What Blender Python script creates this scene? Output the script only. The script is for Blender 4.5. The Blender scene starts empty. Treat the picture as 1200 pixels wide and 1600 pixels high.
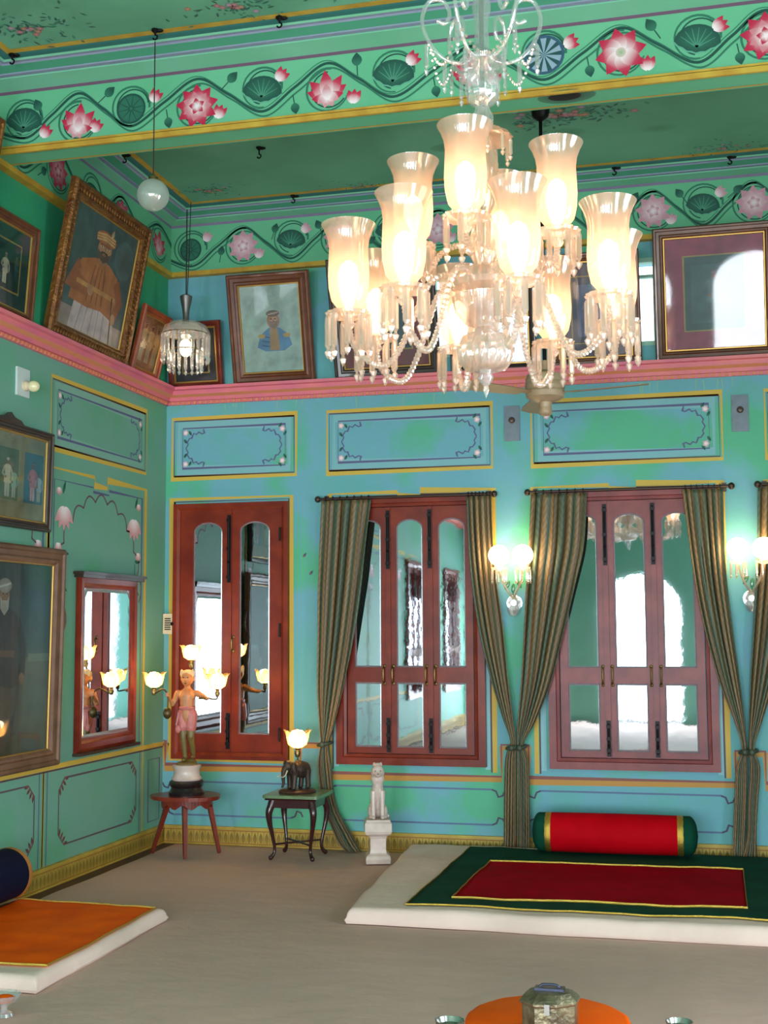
import bpy, bmesh, math, random
from mathutils import Vector, Matrix, noise
random.seed(7)
PI = math.pi
scene = bpy.context.scene
C = scene.collection

# ------------------------------------------------------------------ camera, world, daylight, exposure
CAMP = (3.9048, -8.6826, 1.55)
CR = (0.9691286, 0.24650673, -0.00491878)
CU = (0.02786121, -0.08966915, 0.99558184)
CF = (-0.24497656, 0.96498387, 0.09376891)
FPX = 1950.06
cd = bpy.data.cameras.new('camera')
cam = bpy.data.objects.new('camera', cd); C.objects.link(cam)
cd.sensor_fit = 'VERTICAL'; cd.sensor_height = 24.0; cd.lens = FPX / 1600 * 24.0
cd.clip_start = 0.02; cd.clip_end = 200
cam.matrix_world = Matrix(((CR[0], CU[0], -CF[0], CAMP[0]), (CR[1], CU[1], -CF[1], CAMP[1]), (CR[2], CU[2], -CF[2], CAMP[2]), (0, 0, 0, 1)))
scene.camera = cam
scene.view_settings.view_transform = 'Standard'
scene.view_settings.look = 'None'
scene.view_settings.exposure = 0.45
scene.view_settings.gamma = 1.0
scene.view_settings.use_curve_mapping = False

world = bpy.data.worlds.new('bright_overcast'); scene.world = world
world.use_nodes = True
bgn = world.node_tree.nodes['Background']
bgn.inputs[0].default_value = (0.80, 0.90, 1.0, 1)
bgn.inputs[1].default_value = 2.2

ROOM_X, ROOM_Y, ROOM_Z = 6.2, -12.4, 4.70
ARCHES = [(0.95, 1.25), (2.90, 1.30), (4.85, 1.25)]          # centre X, width, in the wall behind the camera
SIDE_OPEN = [(-4.3, 1.4), (-7.2, 1.4), (-11.25, 2.0)]          # centre Y, width, in the right wall
def day_lamp(name, loc, rot, sx, sz, watts, col=(0.86, 0.93, 1.0)):
    l = bpy.data.lights.new(name, 'AREA'); l.shape = 'RECTANGLE'; l.size = sx; l.size_y = sz
    l.energy = watts; l.color = col
    o = bpy.data.objects.new(name, l); C.objects.link(o); o.location = loc; o.rotation_euler = rot
    return o
FRONT_W, SIDE_W = 185, 40
for i, (x, w) in enumerate(ARCHES):
    day_lamp('daylight', (x, ROOM_Y - 0.28, 1.25), (PI / 2, 0, 0), w, 2.4, FRONT_W)     # through each arch, towards +Y
for i, (y, w) in enumerate(SIDE_OPEN):
    day_lamp('daylight', (ROOM_X + 0.28, y, 1.3), (PI / 2, 0, PI / 2), w, 2.8, SIDE_W * w)   # through each side window, towards -X
BULB, GLOBE, TULIP = 12.0, 15.0, 20.0                            # strengths of the lamp bulbs and glass globes

# ------------------------------------------------------------------ little helpers
def px(x, y, axis, val):
    """the point of a known plane of the room (axis 0/1/2 = val) seen at a place of the photograph: used to measure the room"""
    a = (x - 600) / FPX; b = (800 - y) / FPX
    d = [CF[i] + a * CR[i] + b * CU[i] for i in range(3)]
    t = (val - CAMP[axis]) / d[axis]
    return [CAMP[i] + t * d[i] for i in range(3)]
def lin(h):
    h = h.lstrip('#'); r = []
    for i in (0, 2, 4):
        c = int(h[i:i + 2], 16) / 255
        r.append(c / 12.92 if c <= 0.04045 else ((c + 0.055) / 1.055) ** 2.4)
    return tuple(r)
def mixc(a, b, t): return tuple(a[i] * (1 - t) + b[i] * t for i in range(3))
def frange(n): return [i / (n - 1) for i in range(n)]

MATS = {}
def mat(name, col='#808080', rough=0.6, metal=0.0, coat=0.0, vary=None, vscale=3.0, bump=0.0, bscale=40.0, attr=False, spec=None, trans=0.0, sheen=0.0, contrast=(0.35, 0.65)):
    m = bpy.data.materials.new(name); m.use_nodes = True
    nt = m.node_tree; b = nt.nodes['Principled BSDF']
    b.inputs['Base Color'].default_value = (*lin(col), 1); b.inputs['Roughness'].default_value = rough
    b.inputs['Metallic'].default_value = metal
    if coat: b.inputs['Coat Weight'].default_value = coat; b.inputs['Coat Roughness'].default_value = 0.04
    if spec is not None: b.inputs['Specular IOR Level'].default_value = spec
    if trans: b.inputs['Transmission Weight'].default_value = trans
    if sheen: b.inputs['Sheen Weight'].default_value = sheen; b.inputs['Sheen Roughness'].default_value = 0.4
    tc = nt.nodes.new('ShaderNodeTexCoord')
    if attr:
        a = nt.nodes.new('ShaderNodeAttribute'); a.attribute_name = 'Col'
        src = a.outputs['Color']
        if vary:
            n = nt.nodes.new('ShaderNodeTexNoise'); n.inputs['Scale'].default_value = vscale; n.inputs['Detail'].default_value = 4
            mx = nt.nodes.new('ShaderNodeMix'); mx.data_type = 'RGBA'; mx.blend_type = 'MULTIPLY'
            rp = nt.nodes.new('ShaderNodeValToRGB'); rp.color_ramp.elements[0].position = .3; rp.color_ramp.elements[1].position = .7
            rp.color_ramp.elements[0].color = (*lin(vary), 1); rp.color_ramp.elements[1].color = (1, 1, 1, 1)
            nt.links.new(tc.outputs['Object'], n.inputs['Vector']); nt.links.new(n.outputs['Fac'], rp.inputs['Fac'])
            mx.inputs['Factor'].default_value = 1; nt.links.new(src, mx.inputs['A']); nt.links.new(rp.outputs['Color'], mx.inputs['B'])
            src = mx.outputs['Result']
        nt.links.new(src, b.inputs['Base Color'])
    elif vary:
        n = nt.nodes.new('ShaderNodeTexNoise'); n.inputs['Scale'].default_value = vscale; n.inputs['Detail'].default_value = 5
        r = nt.nodes.new('ShaderNodeValToRGB'); r.color_ramp.elements[0].position = contrast[0]; r.color_ramp.elements[1].position = contrast[1]
        cols = vary if isinstance(vary, (list, tuple)) else [vary]
        r.color_ramp.elements[0].color = (*lin(col), 1); r.color_ramp.elements[1].color = (*lin(cols[-1]), 1)
        if len(cols) > 1:
            e = r.color_ramp.elements.new(sum(contrast) / 2); e.color = (*lin(cols[0]), 1)
        nt.links.new(tc.outputs['Object'], n.inputs['Vector']); nt.links.new(n.outputs['Fac'], r.inputs['Fac'])
        nt.links.new(r.outputs['Color'], b.inputs['Base Color'])
    if bump:
        n2 = nt.nodes.new('ShaderNodeTexNoise'); n2.inputs['Scale'].default_value = bscale; n2.inputs['Detail'].default_value = 6
        bp = nt.nodes.new('ShaderNodeBump'); bp.inputs['Strength'].default_value = bump; bp.inputs['Distance'].default_value = 0.01
        nt.links.new(tc.outputs['Object'], n2.inputs['Vector']); nt.links.new(n2.outputs['Fac'], bp.inputs['Height'])
        nt.links.new(bp.outputs['Normal'], b.inputs['Normal'])
    MATS[name] = m
    return m
def emat(name, col, strength):
    m = bpy.data.materials.new(name); m.use_nodes = True; nt = m.node_tree
    nt.nodes.remove(nt.nodes['Principled BSDF'])
    e = nt.nodes.new('ShaderNodeEmission'); e.inputs[0].default_value = (*col, 1); e.inputs[1].default_value = strength
    nt.links.new(e.outputs[0], nt.nodes['Material Output'].inputs[0]); MATS[name] = m
    return m
def mixmat(name, parts):
    """parts: list of (builder(nt)->shader socket, weight) mixed one after another"""
    m = bpy.data.materials.new(name); m.use_nodes = True; nt = m.node_tree
    nt.nodes.remove(nt.nodes['Principled BSDF'])
    cur = None; tot = 0
    for f, w in parts:
        s = f(nt); tot += w
        if cur is None: cur = s
        else:
            mx = nt.nodes.new('ShaderNodeMixShader'); mx.inputs[0].default_value = w / tot
            nt.links.new(cur, mx.inputs[1]); nt.links.new(s, mx.inputs[2]); cur = mx.outputs[0]
    nt.links.new(cur, nt.nodes['Material Output'].inputs[0]); MATS[name] = m
    return m
def sh(kind, col, rough=None):
    def f(nt):
        n = nt.nodes.new('ShaderNodeBsdf' + kind); n.inputs['Color'].default_value = (*col, 1)
        if rough is not None: n.inputs['Roughness'].default_value = rough
        return n.outputs[0]
    return f
def pane_mat(name, tint, ior=1.5, boost=1.0):
    """clear glazing: see-through with a fresnel mirror on top"""
    m = bpy.data.materials.new(name); m.use_nodes = True; nt = m.node_tree
    nt.nodes.remove(nt.nodes['Principled BSDF'])
    t = nt.nodes.new('ShaderNodeBsdfTransparent'); t.inputs[0].default_value = (*tint, 1)
    g = nt.nodes.new('ShaderNodeBsdfGlossy'); g.inputs['Roughness'].default_value = 0.03
    fr = nt.nodes.new('ShaderNodeFresnel'); ge = nt.nodes.new('ShaderNodeNewGeometry')        # same mirror on both faces of the sheet
    mr = nt.nodes.new('ShaderNodeMapRange'); mr.inputs['To Min'].default_value = ior; mr.inputs['To Max'].default_value = 1 / ior
    nt.links.new(ge.outputs['Backfacing'], mr.inputs['Value']); nt.links.new(mr.outputs[0], fr.inputs[0])
    mx = nt.nodes.new('ShaderNodeMixShader')
    nt.links.new(fr.outputs[0], mx.inputs[0]); nt.links.new(t.outputs[0], mx.inputs[1]); nt.links.new(g.outputs[0], mx.inputs[2])
    nt.links.new(mx.outputs[0], nt.nodes['Material Output'].inputs[0]); MATS[name] = m
    return m

class MB:
    """collects geometry; build() links it as ONE mesh object"""
    def __init__(s): s.v = []; s.f = []; s.mi = []; s.c = {}; s.uv = {}; s.m = 0; s.sharp = set()
    def add(s, verts, faces, M=None, col=None):
        b = len(s.v)
        for i, p in enumerate(verts):
            p = Vector(p)
            if M is not None: p = M @ p
            s.v.append(p)
            if col is not None: s.c[b + i] = col[i] if isinstance(col, list) else col
        for f in faces: s.f.append([b + i for i in f]); s.mi.append(s.m)
        return b
    def box(s, lo, hi, M=None):
        x0, y0, z0 = lo; x1, y1, z1 = hi
        s.add([(x0, y0, z0), (x1, y0, z0), (x1, y1, z0), (x0, y1, z0), (x0, y0, z1), (x1, y0, z1), (x1, y1, z1), (x0, y1, z1)],
              [(0, 3, 2, 1), (4, 5, 6, 7), (0, 1, 5, 4), (1, 2, 6, 5), (2, 3, 7, 6), (3, 0, 4, 7)], M)
    def cbox(s, c, sz, M=None): s.box([c[i] - sz[i] / 2 for i in range(3)], [c[i] + sz[i] / 2 for i in range(3)], M)
    def prism(s, pts, y0, y1, M=None, plane='xz'):
        n = len(pts)
        mk = (lambda p, d: (p[0], d, p[1])) if plane == 'xz' else (lambda p, d: (p[0], p[1], d))
        v = [mk(p, y0) for p in pts] + [mk(p, y1) for p in pts]
        s.add(v, [list(range(n)), list(range(2 * n - 1, n - 1, -1))] + [[i, i + n, (i + 1) % n + n, (i + 1) % n] for i in range(n)], M)
    def lathe(s, prof, seg=20, M=None, flute=0, famp=0.0, cap=True):
        v = []; f = []
        for (r, z) in prof:
            for k in range(seg):
                a = 2 * PI * k / seg
                rr = r * (1 + famp * math.cos(flute * a)) if flute else r
                v.append((rr * math.cos(a), rr * math.sin(a), z))
        for i in range(len(prof) - 1):
            for k in range(seg):
                f.append((i * seg + k, i * seg + (k + 1) % seg, (i + 1) * seg + (k + 1) % seg, (i + 1) * seg + k))
        if cap:
            if prof[0][0] > 1e-5: f.append(list(range(seg - 1, -1, -1)))
            if prof[-1][0] > 1e-5: f.append([(len(prof) - 1) * seg + k for k in range(seg)])
        s.add(v, f, M)
    def tube(s, path, rad, seg=8, M=None, cap=True, flat=1.0):
        path = [Vector(p) for p in path]; n = len(path)
        rads = rad if isinstance(rad, (list, tuple)) else [rad] * n
        v = []; f = []; up = None
        for i, p in enumerate(path):
            t = (path[min(i + 1, n - 1)] - path[max(i - 1, 0)])
            t = t.normalized() if t.length > 1e-9 else Vector((0, 0, 1))
            if up is None:
                up = Vector((0, 0, 1)) if abs(t.z) < 0.9 else Vector((1, 0, 0))
            a = up - t * up.dot(t)
            if a.length < 1e-6: a = t.orthogonal()
            a.normalize(); b = t.cross(a); up = a
            for k in range(seg):
                w = 2 * PI * k / seg
                v.append(p + (a * math.cos(w) + b * math.sin(w) * flat) * rads[i])
        for i in range(n - 1):
            for k in range(seg): f.append((i * seg + k, i * seg + (k + 1) % seg, (i + 1) * seg + (k + 1) % seg, (i + 1) * seg + k))
        if cap: f.append(list(range(seg - 1, -1, -1))); f.append([(n - 1) * seg + k for k in range(seg)])
        s.add(v, f, M)
    def ell(s, c, r, M=None, nu=14, nv=9):
        v = [(c[0], c[1], c[2] - r[2])]; f = []
        for j in range(1, nv):
            t = -PI / 2 + PI * j / nv
            for k in range(nu):
                a = 2 * PI * k / nu
                v.append((c[0] + r[0] * math.cos(t) * math.cos(a), c[1] + r[1] * math.cos(t) * math.sin(a), c[2] + r[2] * math.sin(t)))
        v.append((c[0], c[1], c[2] + r[2]))
        for k in range(nu): f.append((0, 1 + (k + 1) % nu, 1 + k))
        for j in range(nv - 2):
            for k in range(nu):
                f.append((1 + j * nu + k, 1 + j * nu + (k + 1) % nu, 1 + (j + 1) * nu + (k + 1) % nu, 1 + (j + 1) * nu + k))
        l = len(v) - 1
        for k in range(nu): f.append((l, 1 + (nv - 2) * nu + k, 1 + (nv - 2) * nu + (k + 1) % nu))
        s.add(v, f, M)
    def ring(s, x0, x1, y0, y1, prof, M=None, plane='xz', mats=None):
        """a profile [(inset, depth)] swept round a rectangle, mitred at the corners"""
        v = []
        for (i, d) in prof:
            for (a, b) in ((x0 + i, y0 + i), (x1 - i, y0 + i), (x1 - i, y1 - i), (x0 + i, y1 - i)):
                v.append((a, d, b) if plane == 'xz' else (a, b, d))
        keep = s.m
        for j in range(len(prof) - 1):
            if mats: s.m = mats[j]
            b = len(s.v)
            s.add([v[j * 4 + k] for k in range(4)] + [v[(j + 1) * 4 + k] for k in range(4)], [(k, (k + 1) % 4, 4 + (k + 1) % 4, 4 + k) for k in range(4)], M)
        s.m = keep
    def build(s, name, mats, parent=None, smooth=None, loc=None, rot=None, kind=None, label=None):
        me = bpy.data.meshes.new(name)
        me.from_pydata([tuple(p) for p in s.v], [], s.f)
        if not isinstance(mats, (list, tuple)): mats = [mats]
        for m in mats: me.materials.append(m)
        if len(mats) > 1: me.polygons.foreach_set('material_index', s.mi)
        if s.c:
            at = me.color_attributes.new('Col', 'FLOAT_COLOR', 'POINT')
            buf = []
            for i in range(len(s.v)): buf += [*s.c.get(i, (0.5, 0.5, 0.5)), 1.0]
            at.data.foreach_set('color', buf)
        if s.uv:
            ul = me.uv_layers.new(name='UVMap')
            for lp in me.loops: ul.data[lp.index].uv = s.uv.get(lp.vertex_index, (0, 0))
        me.update()
        if smooth is not None:
            me.polygons.foreach_set('use_smooth', [True] * len(me.polygons))
            me.set_sharp_from_angle(angle=math.radians(smooth))
        o = bpy.data.objects.new(name, me); C.objects.link(o)
        if parent is not None: o.parent = parent
        if loc is not None: o.location = loc
        if rot is not None: o.rotation_euler = rot
        if kind: o['kind'] = kind
        if label: o['label'] = label
        return o

def thing(name, label, cat, loc=(0, 0, 0), rot=(0, 0, 0), group=None):
    o = bpy.data.objects.new(name, None); C.objects.link(o); o.empty_display_size = 0.1
    o.location = loc; o.rotation_euler = rot; tag(o, label, cat, group)
    return o
def tag(o, label, cat, group=None):
    o['label'] = label; o['category'] = cat
    if group: o['group'] = group
    return o
def struct_empty(name, loc=(0, 0, 0), rot=(0, 0, 0)):
    o = bpy.data.objects.new(name, None); C.objects.link(o); o.location = loc; o.rotation_euler = rot; o['kind'] = 'structure'
    o.empty_display_size = 0.1
    return o
def copy_tree(o, parent=None):
    c = o.copy(); C.objects.link(c)
    if parent is not None: c.parent = parent
    for ch in list(o.children): copy_tree(ch, c)
    return c
def blob(o, voxel=0.005, smooth=4, factor=0.5):
    r = o.modifiers.new('skin', 'REMESH'); r.mode = 'VOXEL'; r.voxel_size = voxel; r.use_smooth_shade = True
    sm = o.modifiers.new('soft', 'SMOOTH'); sm.iterations = smooth; sm.factor = factor
    return o
def T(x, y, z): return Matrix.Translation((x, y, z))
def R(a, ax): return Matrix.Rotation(a, 4, ax)
def spline(pts, n=8, closed=False):
    """Catmull-Rom through the points"""
    P = [Vector(p) for p in pts]; out = []; m = len(P)
    rng = range(m) if closed else range(m - 1)
    for i in rng:
        if closed: p0, p1, p2, p3 = P[(i - 1) % m], P[i], P[(i + 1) % m], P[(i + 2) % m]
        else: p0, p1, p2, p3 = P[max(i - 1, 0)], P[i], P[i + 1], P[min(i + 2, m - 1)]
        for k in range(n):
            t = k / n
            out.append(0.5 * ((2 * p1) + (p2 - p0) * t + (2 * p0 - 5 * p1 + 4 * p2 - p3) * t * t + (3 * p1 - p0 - 3 * p2 + p3) * t ** 3))
    if not closed: out.append(P[-1])
    return out

class Paint:
    """brushwork laid on a flat surface, written into that surface's own mesh"""
    def __init__(s, mb, O, u, v, n, slot=0): s.mb = mb; s.O = Vector(O); s.u = Vector(u); s.v_ = Vector(v); s.n = Vector(n); s.slot = slot
    def P(s, a, b, z): return s.O + s.u * a + s.v_ * b + s.n * (0.0008 + z * 0.0003)
    def raw(s, pts, faces, cols, z):
        k = s.mb.m; s.mb.m = s.slot
        s.mb.add([s.P(p[0], p[1], z) for p in pts], faces, None, cols); s.mb.m = k
    def poly(s, pts, col, z=1):
        pts = list(pts); s.raw(pts, [list(range(len(pts)))], [col] * len(pts), z)
    def fan(s, c, pts, c0, c1, z=1):
        n = len(pts); s.raw([c] + list(pts), [(0, i + 1, (i + 1) % n + 1) for i in range(n)], [c0] + [c1] * n, z)
    def rect(s, a0, b0, a1, b1, col, z=1): s.poly([(a0, b0), (a1, b0), (a1, b1), (a0, b1)], col, z)
    def ellipse(s, a, b, ra, rb, col, z=1, col2=None, rot=0, n=18):
        cs, sn = math.cos(rot), math.sin(rot)
        pts = [(a + ra * math.cos(t) * cs - rb * math.sin(t) * sn, b + ra * math.cos(t) * sn + rb * math.sin(t) * cs) for t in [2 * PI * k / n for k in range(n)]]
        s.fan((a, b), pts, col, col2 or col, z)
    def strip(s, pts, w, col, z=1, closed=False, w2=None):
        pts = [Vector((p[0], p[1], 0)) for p in pts]; n = len(pts); L = []; 
        for i in range(n):
            if closed: t = pts[(i + 1) % n] - pts[i - 1]
            else: t = pts[min(i + 1, n - 1)] - pts[max(i - 1, 0)]
            if t.length < 1e-9: t = Vector((1, 0, 0))
            t.normalize(); nn = Vector((-t.y, t.x, 0))
            k = 1.0
            if closed or 0 < i < n - 1:
                a = (pts[i] - pts[i - 1]); b = (pts[(i + 1) % n] - pts[i])
                if a.length > 1e-9 and b.length > 1e-9:
                    cs = a.normalized().dot(t); k = min(1 / max(cs, 0.4), 2)
            ww = w if w2 is None else w + (w2 - w) * i / max(n - 1, 1)
            L.append((pts[i] + nn * ww * k / 2, pts[i] - nn * ww * k / 2))
        v = [q for ab in L for q in ((ab[0].x, ab[0].y), (ab[1].x, ab[1].y))]
        f = [(2 * i, 2 * i + 1, 2 * ((i + 1) % n) + 1, 2 * ((i + 1) % n)) for i in range(n if closed else n - 1)]
        s.raw(v, f, [col] * len(v), z)
    def frame(s, a0, b0, a1, b1, w, col, z=1): s.strip([(a0, b0), (a1, b0), (a1, b1), (a0, b1)], w, col, z, closed=True)
    def petal(s, a, b, ang, ln, wd, c0, c1, z=1, tip=0.0, rows=7):
        """a petal from its base (a,b) along ang, colour running from base to tip as it is painted"""
        ca, sa = math.cos(ang), math.sin(ang); v = []; col = []
        for i in range(rows):
            t = i / (rows - 1)
            hw = wd / 2 * (math.sin(PI * min(t * 0.92 + 0.08, 1) ** 0.85)) if i < rows - 1 else 0.0004
            for sg in (1, -1):
                x = t * ln; y = sg * hw + tip * math.sin(t * PI / 2) * wd
                v.append((a + x * ca - y * sa, b + x * sa + y * ca)); col.append(mixc(c0, c1, min(1, max(0, (t - .12) * 1.75))))
        s.raw(v, [(2 * i, 2 * i + 1, 2 * i + 3, 2 * i + 2) for i in range(rows - 1)], col, z)

def poly_arc(a, b, r, t0, t1, n=16, ry=None): return [(a + r * math.cos(t0 + (t1 - t0) * k / n), b + (ry or r) * math.sin(t0 + (t1 - t0) * k / n)) for k in range(n + 1)]

# ------------------------------------------------------------------ materials
M_wallb = mat('teal_distemper', '#64ACAF', 0.62, vary=['#6CAABC', '#55B28C'], vscale=1.3, contrast=(.40, .60), bump=0.12, bscale=30)
M_walll = mat('sage_distemper', '#68A48B', 0.62, vary=['#70A595', '#5CA57F'], vscale=1.1, bump=0.12, bscale=30)
M_wallup = mat('deep_green_distemper', '#2F9E63', 0.62, vary=['#38A374', '#2E9A72'], vscale=1.0, bump=0.12, bscale=30)
M_ceil = mat('ceiling_green', '#68A889', 0.7, vary=['#5F9C7E', '#72B394'], vscale=0.9, bump=0.08, bscale=25)
M_cove = mat('cove_light_green', '#6FB892', 0.65, vary='#7CC0A2', vscale=1.5)
M_cove2 = mat('cove_mid_green', '#4FA382', 0.65)
M_lilac = mat('lilac_grey_line', '#8C93AC', 0.65)
M_darkteal = mat('dark_teal_line', '#31706B', 0.65)
M_yellow = mat('yellow_ochre_line', '#C9A53C', 0.55, vary='#B88A2C', vscale=9)
M_frieze = mat('frieze_ground', '#5AAE82', 0.62, vary='#68B68E', vscale=2.2)
M_paint = mat('painted_ornament', rough=0.6, attr=True)
M_pink = mat('rose_pink_plaster', '#E0787C', 0.5, vary='#D46A84', vscale=5)
M_salmon = mat('salmon_plaster', '#D98A62', 0.5)
M_wood = mat('red_brown_wood', '#86301A', 0.34, vary='#6C2114', vscale=6, spec=.25, bump=0.05, bscale=60)
M_wood_veiled = mat('flare_veiled_wood', '#8C3F3E', 0.36, vary='#743033', vscale=6, spec=.3, bump=0.05, bscale=60)  # the red brown window wood with a lens flare veil mixed into its colour
M_mirror = mat('silvered_glass', '#A9B3BA', 0.02, metal=1.0, bump=0.035, bscale=5)
M_bevel = mat('bevelled_glass_edge', '#E8ECF6', 0.18, metal=0.75)
M_iron = mat('dark_iron', '#1E1C1E', 0.45, metal=0.8)
M_brass = mat('old_brass', '#8A7448', 0.35, metal=1.0)
M_gold = mat('gold_braid', '#C9A64A', 0.35, metal=0.85, bump=0.4, bscale=220)
M_silver = mat('silver', '#C2C2BE', 0.25, metal=1.0)
M_base = mat('yellow_skirting', '#C2A544', 0.5, vary='#AC8D33', vscale=7)
M_floor = mat('brown_floor', '#5A3726', 0.6, vary='#48301F', vscale=3)
M_sheet = mat('grey_white_sheet', '#CBA89A', 0.85, vary='#BF9F93', vscale=1.2, bump=0.5, bscale=8)
M_plain = mat('plain_plaster', '#79B09C', 0.7, vary='#6FA792', vscale=1.5)
M_out = mat('pale_terrace', '#B9B4A8', 0.8)
TEALL, PURP, DKBR, YEL, ORNG = lin('#8FC3BB'), lin('#5B5C86'), lin('#5C3A3A'), lin('#D2AE45'), lin('#C08A3C')
DKG, MDG, LTG = lin('#124A40'), lin('#2A7058'), lin('#5FA98C')
RED, PINK, WHT, PALE = lin('#BE0F42'), lin('#E58FA6'), lin('#F6E6EA'), lin('#DDB9C2')
BLUEG = lin('#2F5570')

# ------------------------------------------------------------------ lotus frieze brush
def lotus_side(p, a, b, s, z=4, tipc=RED, basec=WHT, turn=0.0):
    for k, (an, l, w) in enumerate(((25, .95, .5), (155, .95, .5), (50, 1.1, .55), (130, 1.1, .55), (90, 1.2, .6), (5, .7, .4), (175, .7, .4))):
        p.petal(a, b - .35 * s, math.radians(an) + turn, l * s, w * s, mixc(basec, tipc, .12 * (k % 2)), tipc, z + .15 * k)
    for k, an in enumerate((250, 290, 210, 330)):
        p.petal(a, b - .25 * s, math.radians(an) + turn, .55 * s, .42 * s, basec, mixc(tipc, basec, .35), z + 1.2 + .15 * k)
    p.petal(a, b - .45 * s, math.radians(90) + turn, .75 * s, .42 * s, basec, mixc(tipc, basec, .3), z + 2)
def lotus_full(p, a, b, s, z=4, tipc=RED, basec=WHT, n=9):
    for k in range(n): p.petal(a, b, 2 * PI * k / n + .2, s, .62 * s, mixc(basec, tipc, .35), tipc, z + .1 * k)
    for k in range(n - 2): p.petal(a, b, 2 * PI * k / (n - 2), .7 * s, .46 * s, basec, mixc(tipc, basec, .25), z + 1.2 + .1 * k)
    for k in range(5): p.petal(a, b, 2 * PI * k / 5 + .5, .38 * s, .3 * s, basec, tipc, z + 2.2 + .1 * k)
def lotus_star(p, a, b, s, z=4, tipc=RED, basec=WHT):
    for k in range(8): p.petal(a, b, 2 * PI * k / 8 + .2, s, .66 * s, basec, tipc, z + .1 * k)
    p.ellipse(a, b, .2 * s, .2 * s, lin('#8FB48C'), z + 1.2, lin('#D8C0B8'))
def bud(p, a, b, s, z=3, tipc=RED, basec=WHT, ang=1.2):
    for k, d in enumerate((-.45, .45, 0)): p.petal(a - .5 * s * math.cos(ang), b - .5 * s * math.sin(ang), ang + d, 1.1 * s, .62 * s, basec, tipc, z + .2 * k)
def leaf_small(p, a, b, s, ang, z=2):
    p.petal(a, b, ang, s, .8 * s, MDG, DKG, z); p.strip([(a, b), (a - .8 * s * math.cos(ang), b - .8 * s * math.sin(ang))], .006, DKG, z)
def leaf_disc(p, a, b, r, z=2, c0=MDG, c1=DKG, wheel=False):
    p.ellipse(a, b, r, r, c1, z, c1, n=24); p.ellipse(a, b, r * .86, r * .86, c0, z + .3, mixc(c0, c1, .3), n=24)
    for k in range(10):
        t = 2 * PI * k / 10 + .15
        if wheel: p.poly([(a, b), (a + .86 * r * math.cos(t), b + .86 * r * math.sin(t)), (a + .86 * r * math.cos(t + .36), b + .86 * r * math.sin(t + .36))], lin('#8FA6BA') if k % 1 == 0 else c1, z + .7)
        else: p.strip([(a + .1 * r * math.cos(t), b + .1 * r * math.sin(t)), (a + .85 * r * math.cos(t), b + .85 * r * math.sin(t))], .008, c1, z + .7, w2=.003)
def leaf_half(p, a, b, r, z=2, turn=0.0, c0=DKG, c1=MDG):
    cs, sn = math.cos(turn), math.sin(turn)
    rot = lambda q: (a + q[0] * cs - q[1] * sn, b + q[0] * sn + q[1] * cs)
    up = [(r * math.cos(t), .85 * r * math.sin(t) - .15 * r) for t in [PI * k / 12 for k in range(13)]]
    lo = [(-r + 2 * r * k / 10, -.15 * r - .42 * r * math.sin(PI * k / 10) - (.05 * r if k % 2 else 0)) for k in range(1, 10)]
    p.fan(rot((0, -.1 * r)), [rot(q) for q in up + lo], c1, c0, z)
    for k in range(1, 8):
        t = PI * k / 8
        p.strip([rot((0, -.35 * r)), rot((.8 * r * math.cos(t), .7 * r * math.sin(t) - .15 * r))], .007, lin('#4B8F78'), z + .5, w2=.002)
    p.strip([rot(q) for q in [(-r, -.15 * r)] + lo + [(r, -.15 * r)]], .008, lin('#5FA98C'), z + .6)
def vine(p, knots, z=1):
    pts = spline([(a, b, 0) for a, b in knots], 10)
    p.strip([(q.x, q.y) for q in pts], .015, DKG, z)
    p.strip([(q.x + .014, q.y - .028) for q in pts], .010, MDG, z + .3)
    p.strip([(q.x - .010, q.y + .016) for q in pts], .005, MDG, z + .3)
def curl(p, a, b, r, t0, t1, z=1):
    p.strip(poly_arc(a, b, r, math.radians(t0), math.radians(t1), 20), .014, MDG, z, w2=.008)
    p.strip(poly_arc(a + .01, b, r * .84, math.radians(t0 + 15), math.radians(t1 - 20), 20), .008, DKG, z)

def frieze_run(p, items, vlo, vhi, tipc, basec, scale=1.0):
    """items: (kind, u, v). Flowers sit under the crests of the vine, leaves over its troughs."""
    mid = [(k, u, v) for k, u, v in items if k in ('side', 'full', 'star', 'disc', 'wheel', 'half')]
    mid.sort(key=lambda q: q[1]); kn = []
    H = vhi - vlo
    for i, (k, u, v) in enumerate(mid):
        kn.append((u, vhi - .10 * H if k in ('side', 'full', 'star') else vlo + .09 * H))
        if i + 1 < len(mid): kn.append(((u + mid[i + 1][1]) / 2, (vlo + vhi) / 2))
    if len(kn) > 2:
        kn = [(kn[0][0] - .3, (vlo + vhi) / 2)] + kn + [(kn[-1][0] + .3, (vlo + vhi) / 2)]
        vine(p, kn)
    for k, u, v in items:
        if k in ('side', 'full', 'star'): curl(p, u, v, .42 * H * scale, 80, 345)
        if k in ('disc', 'wheel', 'half'): curl(p, u, v + .015, .40 * H * scale, -10, 275)
        if k == 'side': lotus_side(p, u, v, .128 * scale, 4, tipc, basec, -.12 if int(u * 100) % 2 else .1)
        if k == 'full': lotus_full(p, u, v, .125 * scale, 4, tipc, basec)
        if k == 'star': lotus_star(p, u, v, .13 * scale, 4, tipc, basec)
        if k == 'disc': leaf_disc(p, u, v, .088 * scale)
        if k == 'wheel': leaf_disc(p, u, v, .105 * scale, 2, DKG, BLUEG, True)
        if k == 'half': leaf_half(p, u, v, .115 * scale, 2, -.15)
        if k == 'bud': bud(p, u, v, .072 * scale, 4, tipc, basec, 1.0 + .6 * math.sin(u * 9))
        if k == 'leaf': leaf_small(p, u, v, .072 * scale, 1.4 + .8 * math.sin(u * 7))
        if k == 'leafd': leaf_small(p, u, v, .062 * scale, -1.4)

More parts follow.
